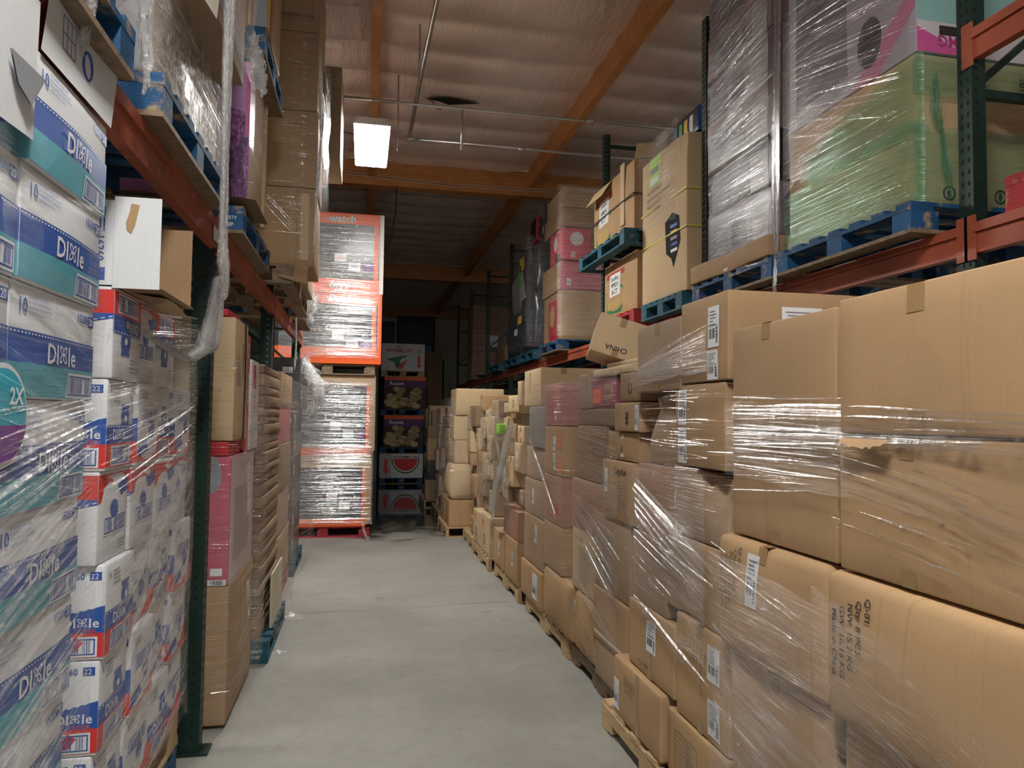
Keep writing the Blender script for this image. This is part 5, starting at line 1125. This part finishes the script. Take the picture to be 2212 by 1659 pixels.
# stack six: dark cartons
block_pallet(-1.65, -.66, 7.80, 8.88, 0, PTEAL, 'teal pallet under the dark cartons at left')
zz = .146
for k in range(8):
    h = .262; e = .0 if k < 6 else .06
    c = carton(-1.6, -.70+e, 7.84, 8.86, zz, zz+h-.004); c.ship('E', .1, .1, .12, .09); c.ship('S', .78, .1, .1, .06, 1)
    c.link(c.at, f'dark slate carton with a small white label, {upname(k, 8)} of the dark stack', BLACKC if k % 2 else SLATE, group='dark slate cartons'); zz += h
film('ragged billowing film over the dark slate cartons', [(-1.35, 7.80), (-.66, 7.81), (-.60, 8.3), (-.58, 8.9)], -1, [(.0, .42, .3, 2.2, .3, 2.2, 130, .008, .8), (.4, 1, .3, 2.2, .3, 2.2, 120, .01, .8)], [(.38, 1, .15, 2.3, .2, 2.3, .03), (.1, .4, 1.6, 2.25, 1.5, 2.25, .02)], seed=56, off=.03)
hanging_film('big puff of loose film sticking out of the dark carton stack', [(-.62, 8.0, 2.25), (-.55, 8.05, 2.1), (-.45, 8.1, 1.95), (-.47, 8.1, 1.8), (-.56, 8.0, 1.62)], [.12, .3, .34, .25, .06], 64)

# ================================================================== TV CARTONS at the end of the open aisle
def d_tv(kind):
    def f(c):
        Wd, H = c.w, c.h
        c.rect('S', 0, 0, Wd, H, SLATE, lay=0)
        if kind in (0, 1):      # upper pallet: top or bottom carton
            c.rect('S', 0, H-.15, Wd, H, INKO, lay=1); c.rect('S', 0, 0, Wd, .19 if kind == 0 else .22, INKO, lay=1); c.rect('S', Wd-.13, 0, Wd-.075, H, INKO, lay=1); c.rect('S', Wd-.055, 0, Wd, H-.0, INKO if kind else flat('tv_offwhite', (.7, .66, .62), .5), lay=2)
            c.text('S', Wd*.60, H-.075, .15, 'watch' if kind == 0 else 'watch', flat('tv_aqua', (.45, .72, .72), .4), lay=3, bold=.03)
            if kind == 0: c.text('S', Wd*.58, .115, .15, 'onn.', flat('tv_aqua', (.45, .72, .72)), lay=3, bold=.03); c.text('S', Wd*.60, .04, .05, '4K UHD', flat('tv_aqua', (.45, .72, .72)), lay=3)
            if kind == 0: c.text('S', Wd*.36, H-.22, .03, '50in - Roku TV', INKW, lay=2); c.rect('S', Wd*.33, H-.34, Wd*.5, H-.31, INKGR, lay=2); c.frame('S', Wd*.56, H-.38, Wd*.63, H-.33, .004, INKW, 2)
            b = .42 if kind == 0 else .33
        else:
            c.rect('S', 0, 0, Wd, .11, INKO, lay=1); c.rect('S', Wd-.12, .0, Wd-.085, H-.12, INKO, lay=1); c.rect('S', Wd-.085, 0, Wd, H, KRAFT, lay=1)
            c.rect('S', 0, H-(.16 if kind == 2 else .14), Wd, H, KRAFT, lay=2); b = .34
        c.rect('S', Wd*.53, b, Wd*.64, b+.11, INKW, lay=2); c.text('S', Wd*.585, b+.055, .035, 'NETFLIX', INKR, lay=3, bold=.01)
        c.text('S', Wd*.60, b-.05, .05, 'hulu', INKG, lay=3, bold=.02); c.rect('S', Wd*.665, b-.11, Wd*.775, b-.0, INKW, lay=2); c.text('S', Wd*.72, b-.05, .04, 'Roku', INKPU, lay=3, bold=.015)
        c.text('S', Wd*.86, b+.06, .05, 'tv', INKW, lay=3); c.ell('S', Wd*.825, b+.06, .016, .018, INKW, 3); c.rect('S', Wd*.80, b-.11, Wd*.90, b, INKPU, lay=2); c.text('S', Wd*.85, b-.035, .035, 'HBO', INKW, lay=3); c.text('S', Wd*.85, b-.08, .03, 'max', INKW, lay=3)
        c.text('S', Wd*.70, b+.06, .03, 'disney', INKW, lay=3)
    return f
block_pallet(-1.12, .12, 10.22, 11.0, 0, PRED, 'red pallet under the pile of television cartons', rz=0)
for k, (z0, z1, x0, x1, y, kd, nm) in enumerate(((.146, 1.10, -1.12, .13, 10.2, 2, 'lowest'), (1.105, 2.19, -1.10, .165, 10.2, 3, 'second'), (2.345, 3.30, -1.17, .225, 10.12, 1, 'third'), (3.305, 4.40, -1.16, .235, 10.12, 0, 'topmost'))):
    c = carton(x0, x1, y, y+.62, z0, z1, bulge=.008)
    d_tv(kd)(c); c.link(c.at, f'{nm} television carton of the black and orange pile at the end of the aisle', (ORANGEC if kd in (0, 1) else KRAFT2), name='television_carton', cat='television box')
block_pallet(-1.12, .15, 10.16, 10.9, 2.195, WOODD, 'wooden pallet between the lower and upper television cartons')
film('glaring film round the upper television cartons', [(-1.35, 10.8), (-1.20, 10.08), (.265, 10.08), (.28, 10.8)], -1 if False else -1,
     [(.3, .72, 2.45, 3.6, 2.45, 3.55, 420, .012, .5), (.3, .72, 3.5, 4.3, 3.5, 4.3, 130, .010, .6), (.3, .72, 3.15, 3.35, 3.1, 3.35, 60, .012, .5)], [(.28, .73, 2.42, 4.38, 2.42, 4.38, .012)], seed=71, smat=FILMTV, tilt=(-.2, .2), off=-.02)
film('shiny film round the lower television cartons', [(-1.3, 10.8), (-1.15, 10.16), (.20, 10.16), (.21, 10.8)], -1,
     [(.3, .73, .2, 2.1, .2, 2.1, 620, .012, .5), (.3, .73, 1.0, 1.3, 1.0, 1.3, 120, .015, .4)], [(.28, .74, .18, 2.15, .18, 2.15, .015)], seed=72, smat=FILMTV, tilt=(-.45, .25), off=-.02)
m = MB(); m.tube([(.02, 10.1, .22), (.04, 10.05, .12), (.08, 9.98, .03), (.11, 9.95, .02)], [.012, .016, .02, .025], 6); tag(m.build('film_tail', FILMC, smooth=True), 'knotted tail of film touching the floor below the television cartons', 'plastic film')

# ================================================================== produce bins in the dark beyond the wet floor
POT = flat('potato_print', (.60, .45, .24), .6)
def d_melonA(c):
    c.rect('S', .0, 0, .28, c.h, flat('bin_grey', (.5, .5, .5), .5)); c.text('S', .62, c.h-.08, .09, 'WATERMELONS', INK, bold=.01)
    c.ell('S', .62, .46, .34, .36, INKDG, 1, a0=PI, a1=2*PI); c.ell('S', .62, .46, .31, .32, INKW, 2, a0=PI, a1=2*PI); c.ell('S', .62, .46, .29, .29, INKR, 3, a0=PI, a1=2*PI)
    c.poly('S', [(.15, .08), (.23, .2), (.18, .2), (.18, .45), (.11, .45), (.11, .2), (.06, .2)], INKR, 1)
def d_russet(c):
    c.rect('S', 0, 0, c.w, c.h, flat('bin_darkbrown', (.05, .03, .02), .6)); c.rect('S', 0, c.h*.66, c.w, c.h, flat('bin_purple', (.10, .02, .13), .5), lay=1); c.rect('S', 0, c.h-.09, c.w, c.h, INKO, lay=2); c.text('S', .3, c.h-.16, .13, 'Russet', INKW, lay=3, bold=.02); rd = random.Random(4)
    for k in range(30):
        u, v = rd.uniform(.1, c.w-.14), .05+rd.uniform(0, c.h*.62-.05); c.ell('S', u, v, rd.uniform(.07, .12), rd.uniform(.05, .075), (POT, flat('potato_print2', (.36, .26, .13), .6))[k % 2], 2+k*.3, n=12)
def d_texas(c):
    c.text('S', .42, c.h-.08, .07, 'TEXAS', INK); c.text('S', .42, c.h-.17, .12, 'WATERMELONS', INKR, bold=.02, sx=.75); c.poly('S', [(.12, .28), (.6, .38), (.5, .12), (.35, .05), (.3, .2)], INKDG, 0); c.poly('S', [(.38, .1), (.62, .28), (.5, .05), (.42, .03)], INKR, 1)
    c.poly('S', [(.9, .06), (.96, .14), (.93, .14), (.93, .36), (.87, .36), (.87, .14), (.84, .14)], INKR, 0); c.ring('S', .9, .46, .04, .05, .3, INK)
zz = 0; spec = [('white watermelon bin with a red slice picture, lowest in the dark', .58, WHITEC, d_melonA, PBLUE), ('lower potato bin lettered Russet in the dark', .78, PURPLEC, d_russet, PBLUE), ('upper potato bin with orange rim lettered Russet in the dark', .80, PURPLEC, d_russet, PBLUE), ('white TEXAS WATERMELONS bin, top of the dark column', .66, WHITEC, d_texas, WOOD)]
for k, (lb, h, mt, dr, pm) in enumerate(spec):
    block_pallet(.42, 1.46, 18.0, 19.0, zz, pm, ('lowest', 'second', 'third', 'fourth')[k]+' pallet in the column of produce bins beyond the wet floor'); zz += .146
    c = carton(.42 if k in (0, 3) else .5, 1.46 if k != 2 else 1.5, 18.0, 19.0, zz, zz+h, bulge=.004, dent=.002); dr(c); c.link(c.at, lb, mt, name='produce_bin', cat='produce box'); zz += h+.002
ubox(1.55, 2.1, 18.4, 19.3, 0, 1.9, 'dark tall box right of the potato bins', KRAFTD)
ubox(1.50, 2.05, 19.4, 20.3, 0, 3.35, 'tall brown box standing behind the produce bins', KRAFTD)
ubox(-.4, .36, 18.6, 19.5, 0, 3.2, 'tall grey wrapped crate left of the produce bins', GREYC)
ubox(.2, .8, 20.0, 20.9, 0, 4.2, 'dark wrapped crate behind the produce bins', BLACKC)
ubox(1.95, 2.3, 21.3, 22, 0, 3.3, 'narrow dark crate right behind the produce bins', BLACKC)
ubox(.9, 1.95, 20.6, 21.2, 0, 4.45, 'crate with a blue wrapped top behind the produce bins', BLACKC, lambda c: c.rect('S', .25, 3.42, .95, 3.62, INKB2))

# ================================================================== LEFT UPPER SHELF (beam tops at 2.60)
ZL = 2.602; ZQ = ZL+.146
block_pallet(-1.75, -.665, 1.10, 2.24, ZL, PBLUE, 'dark blue pallet at the upper left, nearest on the left rack beam')
block_pallet(-1.72, -.650, 2.49, 3.60, ZL, PBLUE, 'bright blue pallet second along the left rack beam, board ends showing')
block_pallet(-1.72, -.640, 4.03, 5.15, ZL, PBLUE, 'blue pallet lettered PROPERTY OF CHEP on the left rack above the post', chep=True)
ubox(-1.6, -.72, 1.15, 2.2, ZQ, 3.4, 'reddish pink filmed load on the nearest blue pallet', flat('load_pink', (.55, .22, .24), .4))
film('crinkled film on the reddish pink load at the top left', [(-.70, 1.1), (-.695, 2.22), (-1.2, 2.24)], -1, [(.0, 1, 2.75, 3.3, 2.75, 3.3, 100, .01, .7)], [(0, 1, 2.72, 3.3, 2.72, 3.3, .03)], seed=80, off=.02)
ubox(-1.7, -.70, 2.53, 3.58, ZQ, 3.12, 'brown box in crinkled film on the bright blue pallet', KRAFT3, lambda c: (c.rect('S', .55, .02, c.w, .33, GREYC)))
ubox(-1.7, -.56, 2.70, 3.42, 3.125, 3.72, 'brown box hanging out over the aisle with grey printed stripes, upper left', KRAFT3, lambda c: (c.rect('E', .0, .06, .72, .11, INKGR), c.rect('E', .1, .14, .55, .19, flat('faded_print', (.35, .28, .22), .6)), c.text('E', .6, .32, .12, '12', INKGR), c.rect('E', .05, .42, .7, .46, INKGR)), rz=.0)
ubox(-1.7, -.60, 2.62, 3.5, 3.725, 4.3, 'brown box at the frame top above the overhanging one', KRAFT3)
m = MB(); m.add([(-.53, 2.22, 2.98), (-.53, 2.38, 2.97), (-.53, 2.66, 3.03), (-.53, 2.80, 3.40), (-.53, 2.2, 3.5)], [(0, 1, 2, 3, 4)]); m.v += [(x-.002, y, z) for x, y, z in m.v]; m.f.append([9, 8, 7, 6, 5]); m.m.append(0)
tag(m.build('paper_sheet', flat('cream_paper', (.72, .68, .58), .7)), 'cream paper sheet taped on the overhanging box behind the film rope', 'paper')
film('thick crinkled film round the boxes on the bright blue pallet', [(-1.3, 2.50), (-.69, 2.51), (-.69, 3.1), (-.69, 3.60)], -1, [(.05, .38, 2.75, 3.12, 2.75, 3.12, 60, .012, .6), (.35, 1, 2.75, 3.12, 2.75, 3.14, 240, .009, .7)], [(.05, 1, 2.72, 3.14, 2.70, 3.13, .008), (.35, .8, 2.75, 3.12, 2.72, 3.13, .015)], seed=81, off=.015, smat=film_mat('film_heavy', base=.2, graze=.7, streak=False, rough=.12))
film('film over the overhanging striped box', [(-1.0, 2.66), (-.545, 2.67), (-.54, 3.45)], -1, [(.3, 1, 3.13, 4.2, 3.13, 4.2, 200, .008, .7)], [(.3, 1, 3.12, 4.3, 3.12, 4.3, .015)], seed=82, off=.008)
# lavender field carton with a second pallet above
def field_mat():
    m, nt, b = nmat('lavender_field'); v = coords(nt, (1, 1, .45), False); n = noisetex(nt, v, 75, 3, .7); n2 = noisetex(nt, coords(nt, (1, 1, .12), False), 14, 2)
    c = ramp(nt, n, [(.38, (.10, .02, .12)), (.52, (.34, .09, .33)), (.66, (.58, .26, .56))])
    c = mixc(nt, c, (.06, .02, .08), ramp(nt, n2, [(.48, (0, 0, 0)), (.6, (.85, .85, .85))])); nt.links.new(c, b.inputs['Base Color']); b.inputs['Roughness'].default_value = .45; return m
LAVF = field_mat()
def d_lav(c):
    Wd, H = c.w, c.h; rd = random.Random(9)
    c.rect('S', Wd-.25, 0, Wd, H*.72, LAVF, lay=0)
    mats = [flat('lavender_a', (.36, .10, .34), .5), flat('lavender_b', (.48, .17, .44), .5), flat('lavender_c', (.24, .06, .24), .5)]
    c.poly('S', [(Wd-.25, H*.72), (Wd, H*.62), (Wd, H), (Wd-.25, H)], flat('sky_violet', (.50, .25, .52), .45), 2); c.rect('S', Wd-.02, H*.45, Wd, H, flat('edge_pink', (.6, .12, .30), .4), lay=3)
    c.rect('E', 0, 0, c.d, H, KRAFT2); c.rect('E', 0, H*.4, .15, H, flat('edge_pink', (.6, .12, .30), .4), lay=1)
ubox(-1.65, -.635, 4.10, 4.62, ZQ+.05, 3.56, 'carton printed with a purple lavender field on the left rack', LILAC, d_lav)
m = MB(); m.grid(lambda u, v: (-1.3+.72*u, 4.02+.5*v, ZQ+.02+.02*math.sin(u*9)+.0*v), 8, 3); m.grid(lambda u, v: (-1.3+.72*u, 4.02+.5*v, ZQ+.024+.02*math.sin(u*9)), 8, 3); tag(m.build('cardboard_sheet', KRAFTD), 'crushed dark cardboard sheet under the lavender carton', 'cardboard')
film('shiny film round the top of the lavender carton', [(-1.2, 4.075), (-.62, 4.08), (-.615, 4.65)], -1, [(.1, .37, 3.35, 3.56, 3.3, 3.52, 60, .01, .6), (.36, 1, 2.8, 3.6, 2.8, 3.6, 80, .01, .7)], [(.1, .37, 3.33, 3.6, 3.28, 3.58, .01)], seed=83, off=.006)
hanging_film('crumpled clear film dangling at the corner of the lavender carton', [(-.62, 4.05, 3.68), (-.60, 4.05, 3.56), (-.58, 4.06, 3.45), (-.56, 4.05, 3.36)], [.08, .14, .14, .04], 84)
block_pallet(-1.65, -.565, 4.10, 5.0, 3.62, PBLUE, 'upper blue pallet standing on the lavender carton')
ubox(-1.6, -.56, 4.12, 4.72, 3.77, 4.8, 'carton printed with golden hay and flames at the top of the left rack', flat('box_gold', (.35, .24, .10), .4), lambda c: (c.rect('S', c.w-.24, 0, c.w, .9, flat('hay_brown', (.28, .18, .10), .5)), [c.poly('S', [(c.w-.22+.03*k, .02), (c.w-.19+.025*k, .0), (c.w-.2+.03*k, .7)], flat('hay_gold', (.6, .42, .2), .5), 1) for k in range(6)], c.rect('S', c.w-.07, 0, c.w, .9, GREYC, lay=2), c.poly('E', [(0, 0), (.08, 0), (.16, .9), (0, .9)], flat('flame_yellow', (.78, .42, .04), .4), 1), c.poly('E', [(.1, 0), (.2, 0), (.3, .9), (.2, .9)], flat('flame_brown', (.3, .1, .02), .4), 1)))
m = MB(); m.box(-.598, -.575, 4.10, 4.16, 2.76, 3.75); m.build('x', WOOD) if False else None
m = MB(); m.box(-.665, -.62, 4.66, 4.70, ZQ+.045, 3.55); tag(m.build('wooden_plank', WOOD), 'pale wooden plank standing behind the lavender carton', 'plank')
# brown tower
block_pallet(-1.55, -.52, 5.50, 6.24, ZL, WOODD, 'worn brown pallet under the brown tower on the left rack')
zz = ZQ+.002
tw = [(.0, .59, 'with vertical panel seams'), (.595, .58, 'under streaked film'), (1.18, .60, 'with many glinting film lines'), (1.785, .5, 'lettered QHDIH0217-US')]
for k, (dz, h, ex) in enumerate(tw):
    c = carton(-1.45, -.385+.01*(k % 2), 5.6, 6.24, zz+dz, zz+dz+h, bulge=.008)
    if k == 3: c.text('S', c.w-.17, .12, .035, 'QHDIH0217-US', INK); c.frame('S', c.w-.27, .085, c.w-.06, .30, .002, INK)
    if k == 0: c.rect('S', c.w-.13, 0, c.w-.126, .58, KRAFTD); c.rect('S', c.w-.10, .05, c.w-.04, .55, KRAFTL)
    c.link(c.at, f'{("lowest", "second", "third", "topmost")[k]} brown box of the tall left tower {ex}', KRAFT)
m = MB(); m.grid(lambda u, v: (-.62+.20*u, 5.58-.10*v, ZQ-.0-.10*v-.05*u*v), 5, 4); m.grid(lambda u, v: (-.62+.20*u, 5.582-.10*v, ZQ-.004-.10*v-.05*u*v), 5, 4); tag(m.build('cardboard_flap', KRAFT, smooth=True), 'brown flap sagging below the brown tower', 'cardboard')
ubox(-1.2, -.245, 6.55, 7.25, 3.90, 4.74, 'brown box peeping out behind the tall tower at the ceiling', KRAFT3)
ubox(-1.2, -.50, 6.62, 7.25, 2.75, 3.895, 'brown box hidden behind the tall tower', KRAFT3)
block_pallet(-1.5, -.55, 6.66, 7.40, ZL, WOODD, 'brown pallet hidden behind the tall tower')
film('glinting film round the tall brown tower', [(-1.2, 5.57), (-.36, 5.575), (-.345, 6.24)], -1, [(.1, .48, 3.95, 4.4, 3.9, 4.3, 46, .009, .8), (.1, .48, 3.3, 3.9, 3.3, 3.9, 70, .006, .8), (.1, .48, 3.0, 3.35, 2.98, 3.3, 60, .005, .8), (.1, .46, 3.5, 3.62, 2.95, 3.05, 30, .014, .1), (.46, .5, 2.8, 4.7, 2.8, 4.7, 160, .01, .2), (.5, 1, 2.8, 4.6, 2.8, 4.6, 80, .01)], [(.42, 1, 2.8, 4.75, 2.8, 4.75, .015)], seed=85, tilt=(.1, .3), off=.006)
hanging_film('ragged white edge of film down the corner of the tall tower', [(-.37, 5.57, 4.4), (-.365, 5.57, 4.1), (-.35, 5.57, 3.75), (-.36, 5.57, 3.5), (-.375, 5.57, 3.2), (-.385, 5.57, 2.9)], [.02, .05, .04, .06, .03, .02], 86)
block_pallet(-1.6, -.60, 7.55, 8.6, ZL, PBLUE, 'blue pallet with frayed film beyond the tall tower on the left rack')
ubox(-1.6, -.78, 4.72, 5.12, ZQ+.005, 3.60, 'dark carton tucked behind the lavender carton on the left rack', KRAFTD)
sack(-1.5, -.68, 7.6, 8.5, ZQ, 3.2, 'pale sack-like load in torn white film beyond the tall tower', flat('sack_pale', (.5, .48, .45), .4), 87)
hanging_film('torn white film trailing over the frayed blue pallet', [(-.62, 7.6, 3.05), (-.60, 7.7, 2.9), (-.58, 7.8, 2.75), (-.56, 7.9, 2.6)], [.3, .4, .35, .1], 88)
hanging_film('thin film tail hanging from the beam near the dark cartons', [(-.66, 7.4, 2.6), (-.655, 7.42, 2.4), (-.66, 7.45, 2.2), (-.665, 7.45, 2.1)], [.03, .03, .05, .02], 89)

# ================================================================== scraps on the floor
def scrap(x, y, s, seed, label):
    m = MB(); n = 9; o = seed*7.1
    m.grid(lambda u, v: (x+(u-.5)*s*(1+.5*noise.noise(Vector((v*3, o, 0)))), y+(v-.5)*s*.8, .004+s*.25*abs(noise.noise(Vector((u*4, v*4, o))))*math.sin(PI*u)*math.sin(PI*v)*2), n, n)
    tag(m.build('film_scrap', FILMC, smooth=True), label, 'plastic scrap')
scrap(-.52, 6.25, .16, 1, 'crumpled scrap of clear film on the floor by the layered cartons')
scrap(-.53, 5.35, .10, 2, 'small scrap of clear film on the floor beside the lettered blue pallet')
